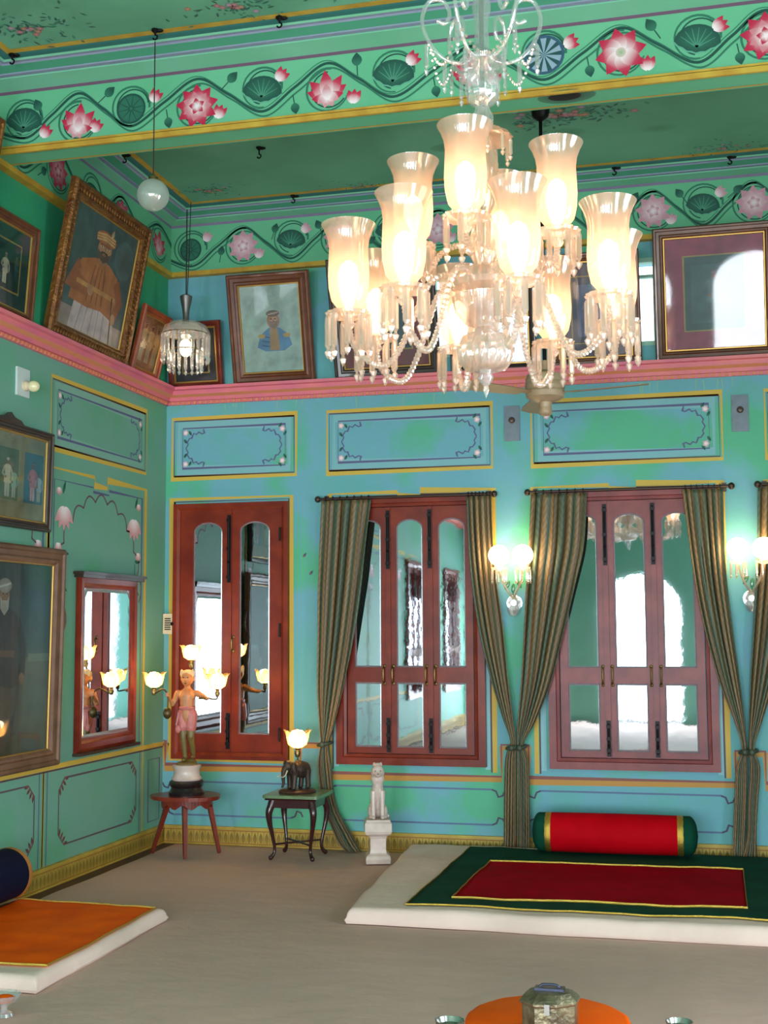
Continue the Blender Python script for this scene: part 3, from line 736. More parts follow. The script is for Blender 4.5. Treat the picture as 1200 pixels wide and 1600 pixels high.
def curtain_material():
    m = bpy.data.materials.new('striped_curtain_cloth'); m.use_nodes = True; nt = m.node_tree; b = nt.nodes['Principled BSDF']
    uv = nt.nodes.new('ShaderNodeUVMap'); uv.uv_map = 'UVMap'
    sp = nt.nodes.new('ShaderNodeSeparateXYZ'); nt.links.new(uv.outputs[0], sp.inputs[0])
    # broad stripes across the cloth: sage, bronze, brown
    mu = nt.nodes.new('ShaderNodeMath'); mu.operation = 'MULTIPLY'; mu.inputs[1].default_value = 4.5; nt.links.new(sp.outputs['X'], mu.inputs[0])
    fr = nt.nodes.new('ShaderNodeMath'); fr.operation = 'FRACT'; nt.links.new(mu.outputs[0], fr.inputs[0])
    rp = nt.nodes.new('ShaderNodeValToRGB'); rp.color_ramp.interpolation = 'LINEAR'
    els = [(0.0, '#4E5E4E'), (0.28, '#566852'), (0.32, '#866848'), (0.42, '#98784E'), (0.48, '#43402F'), (0.56, '#7C6446'), (0.80, '#8E7650'), (0.88, '#5A5F48')]
    rp.color_ramp.elements[0].position = 0; rp.color_ramp.elements[0].color = (*lin(els[0][1]), 1)
    rp.color_ramp.elements[1].position = els[1][0]; rp.color_ramp.elements[1].color = (*lin(els[1][1]), 1)
    for q, c in els[2:]:
        e = rp.color_ramp.elements.new(q); e.color = (*lin(c), 1)
    nt.links.new(fr.outputs[0], rp.inputs[0])
    # herringbone: fine slanting threads
    a1 = nt.nodes.new('ShaderNodeMath'); a1.operation = 'MULTIPLY'; a1.inputs[1].default_value = 24; nt.links.new(sp.outputs['X'], a1.inputs[0])
    pp = nt.nodes.new('ShaderNodeMath'); pp.operation = 'PINGPONG'; pp.inputs[1].default_value = 1.0; nt.links.new(a1.outputs[0], pp.inputs[0])
    a2 = nt.nodes.new('ShaderNodeMath'); a2.operation = 'MULTIPLY'; a2.inputs[1].default_value = 46; nt.links.new(sp.outputs['Y'], a2.inputs[0])
    a3 = nt.nodes.new('ShaderNodeMath'); a3.operation = 'ADD'; nt.links.new(a2.outputs[0], a3.inputs[0]); nt.links.new(pp.outputs[0], a3.inputs[1])
    sn = nt.nodes.new('ShaderNodeMath'); sn.operation = 'PINGPONG'; sn.inputs[1].default_value = 0.5; nt.links.new(a3.outputs[0], sn.inputs[0])
    mx = nt.nodes.new('ShaderNodeMix'); mx.data_type = 'RGBA'; mx.blend_type = 'MULTIPLY'
    r2 = nt.nodes.new('ShaderNodeValToRGB'); r2.color_ramp.elements[0].color = (.55, .5, .45, 1); r2.color_ramp.elements[1].color = (1, 1, 1, 1); r2.color_ramp.elements[1].position = .6
    nt.links.new(sn.outputs[0], r2.inputs[0]); mx.inputs['Factor'].default_value = 0.8
    nt.links.new(rp.outputs[0], mx.inputs['A']); nt.links.new(r2.outputs[0], mx.inputs['B']); nt.links.new(mx.outputs['Result'], b.inputs['Base Color'])
    b.inputs['Roughness'].default_value = 0.5
    return m
M_curtain = curtain_material()

# ------------------------------------------------------------------ framed pictures
def framed(name, label, w, h, fw, M, loc, rz, lean, depth=.035, slip=True, mount=None, art=None, glass=True, carved=False, group='framed pictures round the room', bg='#3A4A48', cat='picture'):
    """local: x to the right, z up, front towards -y; leaning forward off the ledge by `lean`"""
    t = thing(name, label, cat, loc, (lean, 0, rz), group)
    m = MB()
    prof = [(0, 0), (0, -depth * .7), (fw * .12, -depth), (fw * .28, -depth), (fw * .36, -depth * .75), (fw * .62, -depth * .62), (fw * .74, -depth * .8), (fw * .86, -depth * .72), (fw, -depth * .45), (fw, -.004)]
    m.ring(-w / 2, w / 2, 0, h, prof)
    if carved:
        n = int(h / .035)
        for k in range(n):
            z = (k + .5) * h / n
            for sx in (-1, 1): m.ell((sx * (w / 2 - fw * .5), -depth * .72, z), (fw * .22, .008, .014), nu=8, nv=5)
        n = int(w / .035)
        for k in range(n):
            x = -w / 2 + (k + .5) * w / n
            for z in (fw * .5, h - fw * .5): m.ell((x, -depth * .72, z), (.014, .008, fw * .22), nu=8, nv=5)
    m.build('frame', M, t, 40)
    m = MB(); m.box((-w / 2 + fw * .5, -.006, fw * .5), (w / 2 - fw * .5, .0, h - fw * .5)); 
    x0, x1, z0, z1 = -w / 2 + fw * .9, w / 2 - fw * .9, fw * .9, h - fw * .9
    p = Paint(m, (0, -.006, 0), (1, 0, 0), (0, 0, 1), (0, -1, 0))
    p.rect(x0, z0, x1, z1, lin(mount or bg), .5)
    for i in range(8): m.c[i] = lin('#5A4632')
    ins = fw * .9
    if mount:
        q = mount_w = .17 * min(w, h)
        x0, x1, z0, z1 = x0 + q, x1 - q, z0 + q, z1 - q
        p.rect(x0, z0, x1, z1, lin(bg), 1); p.frame(x0, z0, x1, z1, .010, lin('#A88A4A'), 1.3)
    if art: art(p, x0, z0, x1, z1)
    m.build('picture', M_canvas, t)
    if slip:
        m = MB(); m.ring(-w / 2 + fw * .95, w / 2 - fw * .95, fw * .95, h - fw * .95, [(0, -.005), (0, -.016), (.010, -.016), (.014, -.009), (.014, -.005)]); m.build('slip', M_gilt, t)
    if glass:
        m = MB(); m.box((-w / 2 + fw * .96, -.0125, fw * .96), (w / 2 - fw * .96, -.0105, h - fw * .96)); m.build('glass', M_pglass, t)
    return t
def figure(p, x, z, s, coat, trousers, skin='#8A6048', turban=None, beard=None, sash=None, arm=True):
    """a standing painted figure, feet at (x,z), height s"""
    sk, ct, tr_ = lin(skin), lin(coat), lin(trousers)
    for dx in (-.07, .05): p.poly([(x + dx * s - .045 * s, z), (x + dx * s + .05 * s, z), (x + dx * s + .06 * s, z + .45 * s), (x + dx * s - .06 * s, z + .45 * s)], tr_, 2)
    body = [(-.17, .36), (-.12, .60), (-.16, .78), (-.06, .83), (.06, .83), (.16, .78), (.13, .60), (.18, .36), (.08, .34), (0, .36), (-.09, .34)]
    p.poly([(x + a * s, z + b * s) for a, b in body], ct, 2.5)
    if arm:
        p.strip([(x - .15 * s, z + .76 * s), (x - .24 * s, z + .58 * s), (x - .10 * s, z + .50 * s)], .07 * s, mixc(ct, (0, 0, 0), .2), 3)
        p.strip([(x + .15 * s, z + .76 * s), (x + .23 * s, z + .58 * s), (x + .22 * s, z + .42 * s)], .07 * s, mixc(ct, (0, 0, 0), .15), 3)
        p.ellipse(x + .22 * s, z + .40 * s, .03 * s, .035 * s, sk, 3.3); p.ellipse(x - .09 * s, z + .50 * s, .035 * s, .03 * s, sk, 3.3)
    if sash: p.strip([(x - .13 * s, z + .56 * s), (x + .13 * s, z + .55 * s)], .04 * s, lin(sash), 3.4)
    p.ellipse(x, z + .90 * s, .055 * s, .075 * s, sk, 3.4)
    for e in (-.02, .02): p.ellipse(x + e * s, z + .91 * s, .008 * s, .005 * s, lin('#2A2020'), 3.8)
    p.strip([(x, z + .905 * s), (x + .006 * s, z + .885 * s)], .008 * s, mixc(sk, (0, 0, 0), .35), 3.7)
    if beard: p.poly([(x - .05 * s, z + .90 * s), (x - .03 * s, z + .87 * s), (x + .03 * s, z + .87 * s), (x + .05 * s, z + .90 * s), (x + .045 * s, z + .82 * s), (x, z + .78 * s), (x - .045 * s, z + .82 * s)], lin(beard), 3.6)
    if turban: p.ellipse(x, z + .96 * s, .075 * s, .045 * s, lin(turban), 3.9, mixc(lin(turban), (0, 0, 0), .3)); p.strip([(x - .06 * s, z + .95 * s), (x + .065 * s, z + .975 * s)], .012 * s, mixc(lin(turban), (1, 1, 1), .3), 4.2)
def art_big(p, x0, z0, x1, z1):
    W, H = x1 - x0, z1 - z0
    p.rect(x0, z0, x1, z0 + .18 * H, lin('#9A8A82'), 1.2); p.rect(x0, z0 + .18 * H, x0 + .3 * W, z1, lin('#4A605E'), 1.2); p.ellipse(x0 + .82 * W, z0 + .74 * H, .15 * W, .16 * H, lin('#4A4E4A'), 1.4, lin('#54686A'))
    x = x0 + .50 * W
    Q = lambda a, b: (x + a * W, z0 + b * H)
    p.poly([Q(-.32, 0), Q(.36, 0), Q(.31, .28), Q(-.28, .30)], lin('#C4B2B0'), 1.6)
    for k in range(5): p.strip([Q(-.22 + .1 * k, 0), Q(-.16 + .08 * k, .27)], .01, lin('#9A8C90'), 1.9)
    p.poly([Q(-.37, .24), Q(-.34, .48), Q(-.28, .58), Q(-.09, .64), Q(.11, .64), Q(.27, .57), Q(.32, .42), Q(.34, .20), Q(.1, .25), Q(-.1, .23)], lin('#AE6E44'), 2)
    p.strip([Q(-.29, .54), Q(-.39, .40), Q(-.12, .36)], .085, lin('#9C6040'), 2.5); p.strip([Q(.27, .54), Q(.36, .38), Q(.30, .24)], .08, lin('#96583A'), 2.5)
    for k in range(4): p.strip([Q(-.13 + .075 * k, .28), Q(-.08 + .05 * k, .58)], .012, lin('#8A5434'), 2.7)
    p.strip([Q(-.30, .40), Q(.29, .39)], .03, lin('#BC8A54'), 2.8); p.strip([Q(.31, .0), Q(.24, .40)], .016, lin('#5A4636'), 3)
    p.ellipse(*Q(-.09, .37), .04, .032, lin('#B48464'), 3); p.ellipse(*Q(.30, .23), .034, .04, lin('#B48464'), 3)
    p.rect(x - .055 * W, z0 + .60 * H, x + .075 * W, z0 + .68 * H, lin('#9C7050'), 2.4)
    p.ellipse(*Q(.01, .735), .105 * W, .085 * H, lin('#BC8E6C'), 3, lin('#A87A5A'), n=24)
    p.poly([Q(-.092, .725), Q(-.055, .705), Q(.01, .698), (x + .075 * W, z0 + .705 * H), Q(.112, .725), Q(.085, .655), Q(.01, .625), Q(-.065, .655)], lin('#5E4C42'), 3.2)
    p.strip([Q(-.04, .706), Q(.01, .712), Q(.06, .706)], .012, lin('#4A3A32'), 3.4); p.ellipse(*Q(.01, .690), .03 * W, .006 * H, lin('#A0605A'), 3.6)
    for e in (-.04, .06): p.ellipse(*Q(e, .748), .017 * W, .008 * H, lin('#EADFD2'), 3.5); p.ellipse(*Q(e, .748), .008 * W, .008 * H, lin('#241C1A'), 3.7); p.strip([Q(e - .025, .766), Q(e + .025, .768)], .008, lin('#4A382E'), 3.6)
    p.strip([Q(.012, .75), Q(.02, .722), Q(.002, .718)], .010, lin('#8E6448'), 3.6)
    p.ellipse(*Q(.01, .822), .155 * W, .060 * H, lin('#C48A5C'), 3.8, lin('#A05E44'), n=24)
    for k in range(3): p.strip([Q(-.13, .79 + .022 * k), Q(.0, .815 + .022 * k), Q(.145, .80 + .025 * k)], .012, lin('#D4AA74'), 4.1)
    p.petal(*Q(.08, .86), 1.2, .07 * H, .04 * W, lin('#D0B894'), lin('#B09474'), 4.3)
def art_bust(p, x0, z0, x1, z1):
    W, H = x1 - x0, z1 - z0
    p.rect(x0, z0, x1, z1, lin('#A4BDB3'), 1.1); p.poly([(x0, z1), (x0, z0 + .52 * H), (x0 + .35 * W, z1)], lin('#B2C6BE'), 1.2)
    p.frame(x0 + .01, z0 + .01, x1 - .01, z1 - .01, .02, lin('#C6D4DC'), 1.3)
    x, z = x0 + .54 * W, z0 + .30 * H
    p.poly([(x - .28 * W, z + .0 * H), (x - .22 * W, z + .13 * H), (x - .08 * W, z + .21 * H), (x + .08 * W, z + .21 * H), (x + .23 * W, z + .13 * H), (x + .28 * W, z + .01 * H), (x + .15 * W, z - .05 * H), (x - .15 * W, z - .05 * H)], lin('#5A87AC'), 2)
    p.poly([(x - .06 * W, z + .20 * H), (x + .06 * W, z + .20 * H), (x + .08 * W, z - .04 * H), (x - .08 * W, z - .04 * H)], lin('#A8845C'), 2.3)
    for sg in (-1, 1): p.ellipse(x + sg * .20 * W, z + .12 * H, .06 * W, .025 * H, lin('#B49A5C'), 2.5)
    for k in range(3): p.strip([(x - .20 * W, z + (.02 + .05 * k) * H), (x - .07 * W, z + (.0 + .05 * k) * H)], .008, lin('#3E6288'), 2.4)
    p.ellipse(x, z + .285 * H, .10 * W, .092 * H, lin('#C09A80'), 3, lin('#A47C62')); p.poly([(x - .075 * W, z + .28 * H), (x + .075 * W, z + .28 * H), (x + .05 * W, z + .22 * H), (x, z + .195 * H), (x - .05 * W, z + .22 * H)], lin('#857468'), 3.3); p.ellipse(x, z + .252 * H, .03 * W, .008 * H, lin('#A4705E'), 3.5)
    for e in (-.03, .03): p.ellipse(x + e * W, z + .305 * H, .013 * W, .007 * H, lin('#2A2422'), 3.5)
    p.strip([(x, z + .30 * H), (x + .01 * W, z + .27 * H)], .007, lin('#7A5444'), 3.5)
    p.ellipse(x, z + .365 * H, .105 * W, .036 * H, lin('#8C7A70'), 3.4, lin('#6E5C56')); p.strip([(x - .08 * W, z + .355 * H), (x + .09 * W, z + .375 * H)], .010, lin('#B8A894'), 3.7)
def art_small(p, x0, z0, x1, z1):
    W, H = x1 - x0, z1 - z0
    for k in range(3):
        x = x0 + W * (.2 + .3 * k); p.rect(x - .12 * W, z0 + .1 * H, x + .12 * W, z0 + .9 * H, lin(('#B8764E', '#A8643E', '#BC8A5A')[k]), 1.2); figure(p, x, z0 + .15 * H, .7 * H, '#C49A6A', '#B8A284', turban='#A85A3A')
def art_white_figure(p, x0, z0, x1, z1):
    W, H = x1 - x0, z1 - z0
    p.rect(x0, z0, x1, z0 + .35 * H, lin('#1E3B38'), 1.2); figure(p, x0 + .45 * W, z0 + .12 * H, .62 * H, '#B8B09A', '#C8C0A8', turban='#8A6A5A'); figure(p, x0 + .85 * W, z0 + .3 * H, .45 * H, '#2E5450', '#2A4A48', turban='#3E605C')
def art_mount3(p, x0, z0, x1, z1):
    W, H = x1 - x0, z1 - z0
    for k, c in enumerate(('#3E2E38', '#5C6A4A', '#3F6F7E')):
        a = x0 + W * (.10 + .31 * k); p.rect(a, z0 + .22 * H, a + .24 * W, z0 + .80 * H, lin(c), 1.6)
        figure(p, a + .11 * W, z0 + .25 * H, .44 * H, ('#8A6A5A', '#C8BEA0', '#B0707A')[k], ('#A08A74', '#B8B098', '#C89AA0')[k], turban=('#A85040', '#C0B090', '#8A4A5A')[k])
        if k: figure(p, a + .19 * W, z0 + .25 * H, .34 * H, ('', '#8FA890', '#9AB0B8')[k], '#A8A090', turban='#5A5A4A')
def art_old(p, x0, z0, x1, z1):
    W, H = x1 - x0, z1 - z0
    p.rect(x0, z0, x1, z0 + .15 * H, lin('#4A4638'), 1.2); p.poly([(x0 + .5 * W, z0), (x1, z0), (x1, z0 + .52 * H), (x0 + .62 * W, z0 + .50 * H)], lin('#54564C'), 1.3); p.rect(x0 + .70 * W, z0 + .48 * H, x1, z0 + .52 * H, lin('#6A7468'), 1.5)
    figure(p, x0 + .38 * W, z0 + .06 * H, .84 * H, '#23282C', '#4E463C', '#8A6A58', '#A8A49A', '#B0ACA4', '#5A4A3A')
def art_dusk(c1, c2, c3):
    def f(p, x0, z0, x1, z1):
        W, H = x1 - x0, z1 - z0
        p.rect(x0, z0, x1, z1, lin(c1), 1.1); p.rect(x0 + .12 * W, z0 + .1 * H, x1 - .12 * W, z1 - .12 * H, lin(c2), 1.3)
        p.fan((x0 + .5 * W, z0 + .5 * H), [(x0 + .5 * W + .28 * W * math.cos(t), z0 + .46 * H + .3 * H * math.sin(t)) for t in [2 * PI * k / 16 for k in range(16)]], lin(c3), lin(c2), 1.5)
        figure(p, x0 + .5 * W, z0 + .14 * H, .66 * H, c3, c1, turban='#6A5A6A')
    return f
ZL = Z_LEDGE1 + .001
def on_back(x, d=.02): return (x, -d, ZL)
framed('framed_picture', 'small dark red framed picture on the pink ledge behind the hanging crystal lamp', .44, .50, .045, M_fr_red, on_back(.255, .015), 0, .19, art=art_dusk('#23242E', '#3A3038', '#6A5448'), mount='#2C3038')
framed('framed_picture', 'walnut framed pale bust portrait of a bearded man in blue, right of the crystal lamp', .64, .815, .085, M_fr_oak, on_back(.879, .02), 0, .235, art=art_bust, bg='#A4BDB3')
framed('framed_picture', 'dark brown framed picture with red mount leaning behind the left side of the chandelier', .79, .87, .075, M_fr_dark, on_back(1.745, .02), 0, .30, art=art_dusk('#2B3A48', '#37505A', '#4A6068'), mount='#7A2430')
framed('framed_picture', 'dark framed picture painted pale blue as reflecting glass on the ledge directly behind the chandelier', .62, .76, .05, M_fr_dark, on_back(2.52, .02), 0, .22, art=art_dusk('#8FA4C4', '#A9BBD6', '#7E96BC'), bg='#93A8C8')  # pale blue reflection of the glass is put into the picture colours
framed('framed_picture', 'dark framed picture with gilt slip leaning behind the right side of the chandelier', .63, .78, .06, M_fr_oak, on_back(3.237, .02), 0, .27, art=art_dusk('#3E4256', '#5A6488', '#7A84A8'), mount='#54485A')
framed('framed_picture', 'large red mounted picture in brown frame at the right end of the ledge', .80, .90, .07, M_fr_oak, on_back(4.045, .02), 0, .21, art=art_dusk('#3C5258', '#46606A', '#5C7078'), mount='#9C2A52')
RL = PI / 2
framed('framed_picture', 'large gilded portrait of a turbaned man in orange brown coat, on the left ledge', 1.09, 1.00, .105, M_fr_gold, (.02, -1.36, ZL), RL, .185, depth=.05, art=art_big, carved=True, bg='#46585A', glass=False)
framed('framed_picture', 'small orange framed picture on the left ledge between the gilded portrait and the corner', .45, .50, .055, mat('orange_red_frame', '#A2502E', .4, vary='#8A3E22', vscale=9), (.02, -.50, ZL), RL, .23, art=art_small, bg='#A86A42')
framed('framed_picture', 'brown framed dark green picture of a small pale figure on the left ledge', .60, .60, .06, M_fr_oak, (.02, -2.36, ZL), RL, .07, art=art_white_figure, mount='#22403E', bg='#183034')
framed('framed_picture', 'gilded frame corner jutting in at the upper left edge near the beam end', .82, 1.02, .08, M_fr_gold, (.045, -3.12, ZL + .0), RL, .16, art=art_dusk('#2E3A3A', '#4A4A40', '#6A5A48'))
t_ = framed('framed_picture', 'dark framed pale mount with small painted court figures, upper picture on the left wall', 1.0, .61, .05, M_fr_dark, (.012, -2.28, 2.153), RL, .02, art=art_mount3, bg='#8E8668')
m = MB(); m.prism([(-.16, .60), (.16, .60), (.11, .63), (.04, .64), (0, .665), (-.04, .64), (-.11, .63)], -.03, 0); m.build('crest', M_fr_dark, t_)
t_ = framed('framed_picture', 'large brown framed dark portrait of a white bearded man, low on the left wall', 1.06, 1.32, .10, M_fr_brown, (.012, -2.17, .735), RL, .015, depth=.05, art=art_old, bg='#2E4648', carved=False)
m = MB(); m.tube(spline([(.53, -.02, .98), (.565, -.02, .93), (.57, -.02, .86), (.535, -.02, .80)], 4), .012, 6); m.build('scroll', M_fr_brown, t_)
# wall mirror
t_ = thing('wall_mirror', 'tall narrow mirror in red brown wood hanging low on the left wall', 'mirror', (0.002, -.945, .775), (.0, 0, RL))
m = MB(); m.ring(-.43, .43, .0, 1.14, [(0, 0), (0, -.022), (.02, -.032), (.055, -.03), (.07, -.02), (.085, -.016), (.085, -.004)]); m.build('frame', M_wood, t_)
m = MB(); m.box((-.47, -.075, 1.14), (.47, 0, 1.158)); m.box((-.455, -.065, 1.12), (.455, 0, 1.14)); m.build('cornice', M_fr_dark, t_)
m = MB(); m.box((-.44, -.055, -.02), (.44, 0, .0)); m.build('sill', M_fr_dark, t_)
m = MB()
o1 = [(-.349, .081), (.349, .081), (.349, 1.00), (.30, 1.059), (-.30, 1.059), (-.349, 1.00)]; i1 = [(-.322, .108), (.322, .108), (.322, .99), (.29, 1.032), (-.29, 1.032), (-.322, .99)]
m.add([(a, -.010, b) for a, b in i1], [list(range(6))]); m.m = 1
m.add([(a, -.004, b) for a, b in o1] + [(a, -.010, b) for a, b in i1], [(k, (k + 1) % 6, 6 + (k + 1) % 6, 6 + k) for k in range(6)])
m.add([(-.36, -.003, .07), (.36, -.003, .07), (.36, -.003, 1.07), (-.36, -.003, 1.07)], [(0, 1, 2, 3)])
m.build('mirror_glass', [mat('clear_silvering', '#DCE2E6', 0.01, metal=1.0), M_bevel], t_)

# ------------------------------------------------------------------ small fittings on the walls
M_cream = mat('cream_plastic', '#D8C4A4', 0.5)
M_plate = mat('grey_violet_plate', '#7A8494', 0.45, vary='#6E7C86', vscale=20)
t_ = thing('switch_box', 'cream slotted bell box on the wall corner beside the first window', 'switch', (.008, -.008, 1.60))
m = MB(); m.box((0, -.035, -.075), (.085, 0, .075)); m.build('case', M_cream, t_)
m = MB()
for k in range(6): m.box((.014, -.0375, -.045 + .016 * k), (.062, -.034, -.037 + .016 * k))
m.build('slot', M_iron, t_)
m = MB(); m.ell((.075, -.04, 0), (.012, .012, .014)); m.build('knob', M_iron, t_)
for (x, lb) in ((2.64, 'grey switch plate between the second and third painted panels'), (4.19, 'grey switch plate right of the third painted panel')):
    t_ = thing('switch_plate', lb, 'switch', (x, -.001, 2.995), group='switch plates on the back wall')
    m = MB(); m.box((-.055, -.012, -.125), (.055, 0, .125)); m.box((-.048, -.016, -.117), (.048, -.012, .117)); m.build('plate', M_plate, t_)
    m = MB(); m.lathe([(.022, 0), (.022, .02), (.016, .03), (0, .032)], 14, T(0, -.016, .02) @ R(PI / 2, 'X')); m.build('knob', mat('brown_bakelite', '#4A2E24', .35) if 'brown_bakelite' not in MATS else MATS['brown_bakelite'], t_)
t_ = thing('wall_light', 'small white wall light with a round bulb high on the left wall', 'lamp', (.001, -2.09, 3.03), (0, 0, RL))
m = MB(); m.box((-.07, -.014, -.085), (.07, 0, .085)); m.build('plate', mat('white_paint', '#C8D4D4', .5), t_)
m = MB(); m.lathe([(.03, 0), (.03, .02), (.02, .035)], 14, T(.01, -.014, -.02) @ R(PI / 2, 'X')); m.build('holder', M_cream, t_)
m = MB(); m.ell((.01, -.075, -.025), (.034, .038, .034)); m.build('bulb', mat('opal_bulb', '#E8DDB0', .25, coat=.5), t_, 60)

# hooks of the ceiling
def hook(x, y, label, drop=.05, grp='iron hooks in the ceiling'):
    t = thing('ceiling_hook', label, 'hook', (x, y, ROOM_Z - .001), group=grp)
    m = MB(); m.lathe([(.02, 0), (.02, -.008), (.009, -.018), (.006, -.022)], 12); m.ell((.024, 0, -.010), (.022, .014, .009)); m.build('rose', M_iron, t)
    m = MB(); m.tube([(0, 0, -.016)] + [(.013 * math.sin(a), 0, -.02 - drop * .45 + .013 * math.cos(a)) for a in [0, .6, 1.2, 1.8, 2.4, 3.1, 3.8, 4.4]], .005, 6); m.build('hook', M_iron, t)
hook(1.20, -2.87, 'dark ceiling hook that holds the glass ball, above the beam')
hook(.325, -2.81, 'dark ceiling hook in the upper left corner of the near ceiling')
hook(1.875, -2.83, 'dark ceiling hook at the top of the photo, left of the chandelier crown')
hook(1.176, -1.21, 'iron hook hanging alone in the open field of the far ceiling', .09)
hook(1.103, -.288, 'iron hook on the far cornice line between crystal lamp and chandelier')
hook(3.404, -.25, 'dark hook on the far cornice line just right of the chandelier')
hook(4.167, -.25, 'dark hook on the far cornice line above the large red picture')
hook(.27, -1.32, 'dark hook on the left cornice line behind the hanging glass ball')

# ------------------------------------------------------------------ curtains
M_rod = mat('bronze_rod', '#4A3A34', 0.4, metal=0.6)
def rod(x0, x1, z, label):
    t = thing('curtain_rod', label, 'rod', ((x0 + x1) / 2, -.075, z), group='curtain rods over the windows'); h = (x1 - x0) / 2
    m = MB(); m.tube([(-h, 0, 0), (h, 0, 0)], .010, 10); m.build('pole', M_rod, t, 50)
    for s in (-1, 1):
        m = MB(); m.ell((s * (h + .016), 0, 0), (.022, .022, .024)); m.build('finial', M_rod, t, 60)
        m = MB(); m.box((s * (h - .03) - .008, 0, -.008), (s * (h - .03) + .008, .073, .008)); m.box((s * (h - .03) - .016, .066, -.03), (s * (h - .03) + .016, .0735, .03)); m.build('bracket', M_rod, t)
rod(1.24, 2.50, 2.492, 'bronze curtain rod over the second window')
rod(2.765, 4.10, 2.495, 'bronze curtain rod over the third window')
rod(4.30, 5.60, 2.50, 'bronze curtain rod at the right edge of the photo')
def interp(tab, z):
    for i in range(len(tab) - 1):
        a, b = tab[i], tab[i + 1]
        if a[0] >= z >= b[0]:
            t = (a[0] - z) / max(a[0] - b[0], 1e-9); t2 = t
            return [a[k] * (1 - t2) + b[k] * t2 for k in range(1, len(a))]
    return list(tab[-1][1:])
def smooth_tab(tab, n=6):
    pts = spline([(q[0], q[1], q[2]) for q in tab], n)
    return [(q.x, q.y, q.z) for q in pts]
def curtain(label, tab, pleats, ztie, seed=0, ybase=-.085, amp=.032, tail=None, name='curtain'):
    """tab: (z, x left, x right) from the rod downwards; gathered at ztie"""
    rr = random.Random(seed)
    t = thing(name, label, 'curtain', (tab[0][1] * .5 + tab[0][2] * .5, ybase, 0), group='striped curtains tied back at the windows')
    x0_, y0_ = t.location.x, t.location.y
    tb = sorted(smooth_tab(tab), key=lambda q: -q[0])
    nr, nc = 74, pleats * 10
    zt, zb = tb[0][0], tb[-1][0]
    ph = [rr.uniform(-.5, .5) for _ in range(pleats + 1)]
    m = MB(); v = []; f = []
    for i in range(nr + 1):
        z = zt + (zb - zt) * i / nr
        xl, xr = interp(tb, z); w = xr - xl
        g = min(1, w / max(tb[0][2] - tb[0][1], .05))
        for j in range(nc + 1):
            s = j / nc; k = s * pleats
            wob = ph[int(min(k, pleats - 1))] * .35 * math.sin(z * 3 + k)
            a = amp * (1.15 - .5 * g) * (.6 + .4 * math.sin(k * 1.7 + seed))
            if i < 3: a *= .75
            y = -a * math.cos(2 * PI * (k + wob)) - .006 * math.sin(5 * z + 3 * s)
            if z < .16: y -= (.16 - z) * .22
            x = xl + w * (s + .35 / pleats * .3 * math.sin(2 * PI * (k + wob) * 1.0 + .7) * (1 if 0 < j < nc else 0))
            y -= max(0, (1 - g)) * .02 * math.sin(PI * s)
            v.append((x - x0_, y, z))
    for i in range(nr):
        for j in range(nc): f.append((i * (nc + 1) + j, i * (nc + 1) + j + 1, (i + 1) * (nc + 1) + j + 1, (i + 1) * (nc + 1) + j))
    b = m.add(v, f)
    for i in range(nr + 1):
        for j in range(nc + 1): m.uv[b + i * (nc + 1) + j] = (j / nc + seed * .13, 1 - i / nr)
    o = m.build('drape', M_curtain, t, 180)
    sd = o.modifiers.new('thickness', 'SOLIDIFY'); sd.thickness = .004
    xl, xr = interp(tb, ztie); c = (xl + xr) / 2 - x0_; w = (xr - xl) / 2 + .014
    mb = MB(); pts = [(c + w * math.cos(a), -.012 + .055 * math.sin(a), ztie + .008 * math.cos(a)) for a in [2 * PI * k / 24 for k in range(25)]]
    mb.tube(pts, .013, 8, cap=False); mb.ell((c, -.07, ztie), (.02, .015, .022)); mb.build('tieback', M_curtain, t, 60)
    mb = MB()
    n = 7
    for k in range(n):
        xx = tab[0][1] + (tab[0][2] - tab[0][1]) * (k + .5) / n - x0_
        mb.tube([(xx + .0, .01 + .018 * math.cos(a), zt + .012 + .02 * math.sin(a)) for a in [2 * PI * q / 12 for q in range(13)]], .004, 5, cap=False)
    mb.build('curtain_ring', M_rod, t, 60)
    return t
def pxt(rows):                                            # (photo y, left x, right x) on the curtain plane
    out = []
    for y, a, b in rows:
        L_ = px(a, y, 1, -.10); R_ = px(b, y, 1, -.10); out.append(((L_[2] + R_[2]) / 2, L_[0], R_[0]))
    return out
def settle(rows, zmin=.012):
    r = pxt(rows); r[-1] = (zmin, r[-1][1], r[-1][2]); r[0] = (2.478, r[0][1], r[0][2]); return r
curtain('striped curtain at the left of the second window, its tail trailing towards the marble figure', settle([(782, 502, 580), (900, 497, 566), (1000, 496, 551), (1080, 495, 536), (1140, 499, 520), (1163, 501, 513), (1200, 497, 517), (1260, 506, 526), (1310, 526, 555), (1332, 541, 568)]), 6, .745, 3)
curtain('striped curtain at the right of the second window, sweeping right to its tie', settle([(778, 728, 768), (880, 733, 773), (980, 747, 786), (1060, 766, 794), (1120, 784, 801), (1160, 797, 806), (1185, 789, 806), (1260, 787, 806), (1330, 787, 806)]), 5, .745, 5)
curtain('striped curtain at the left of the third window, sweeping left to its tie', settle([(775, 830, 917), (850, 826, 913), (910, 822, 900), (1000, 818, 878), (1070, 814, 860), (1130, 809, 836), (1163, 809, 818), (1190, 809, 826), (1260, 809, 828), (1328, 809, 829)]), 7, .745, 1)
curtain('striped curtain at the right of the third window above the bolster end', settle([(770, 1066, 1130), (880, 1081, 1134), (970, 1098, 1144), (1060, 1122, 1156), (1130, 1148, 1164), (1170, 1160, 1167), (1200, 1151, 1168), (1260, 1148, 1167), (1335, 1143, 1163)]), 6, .745, 8)
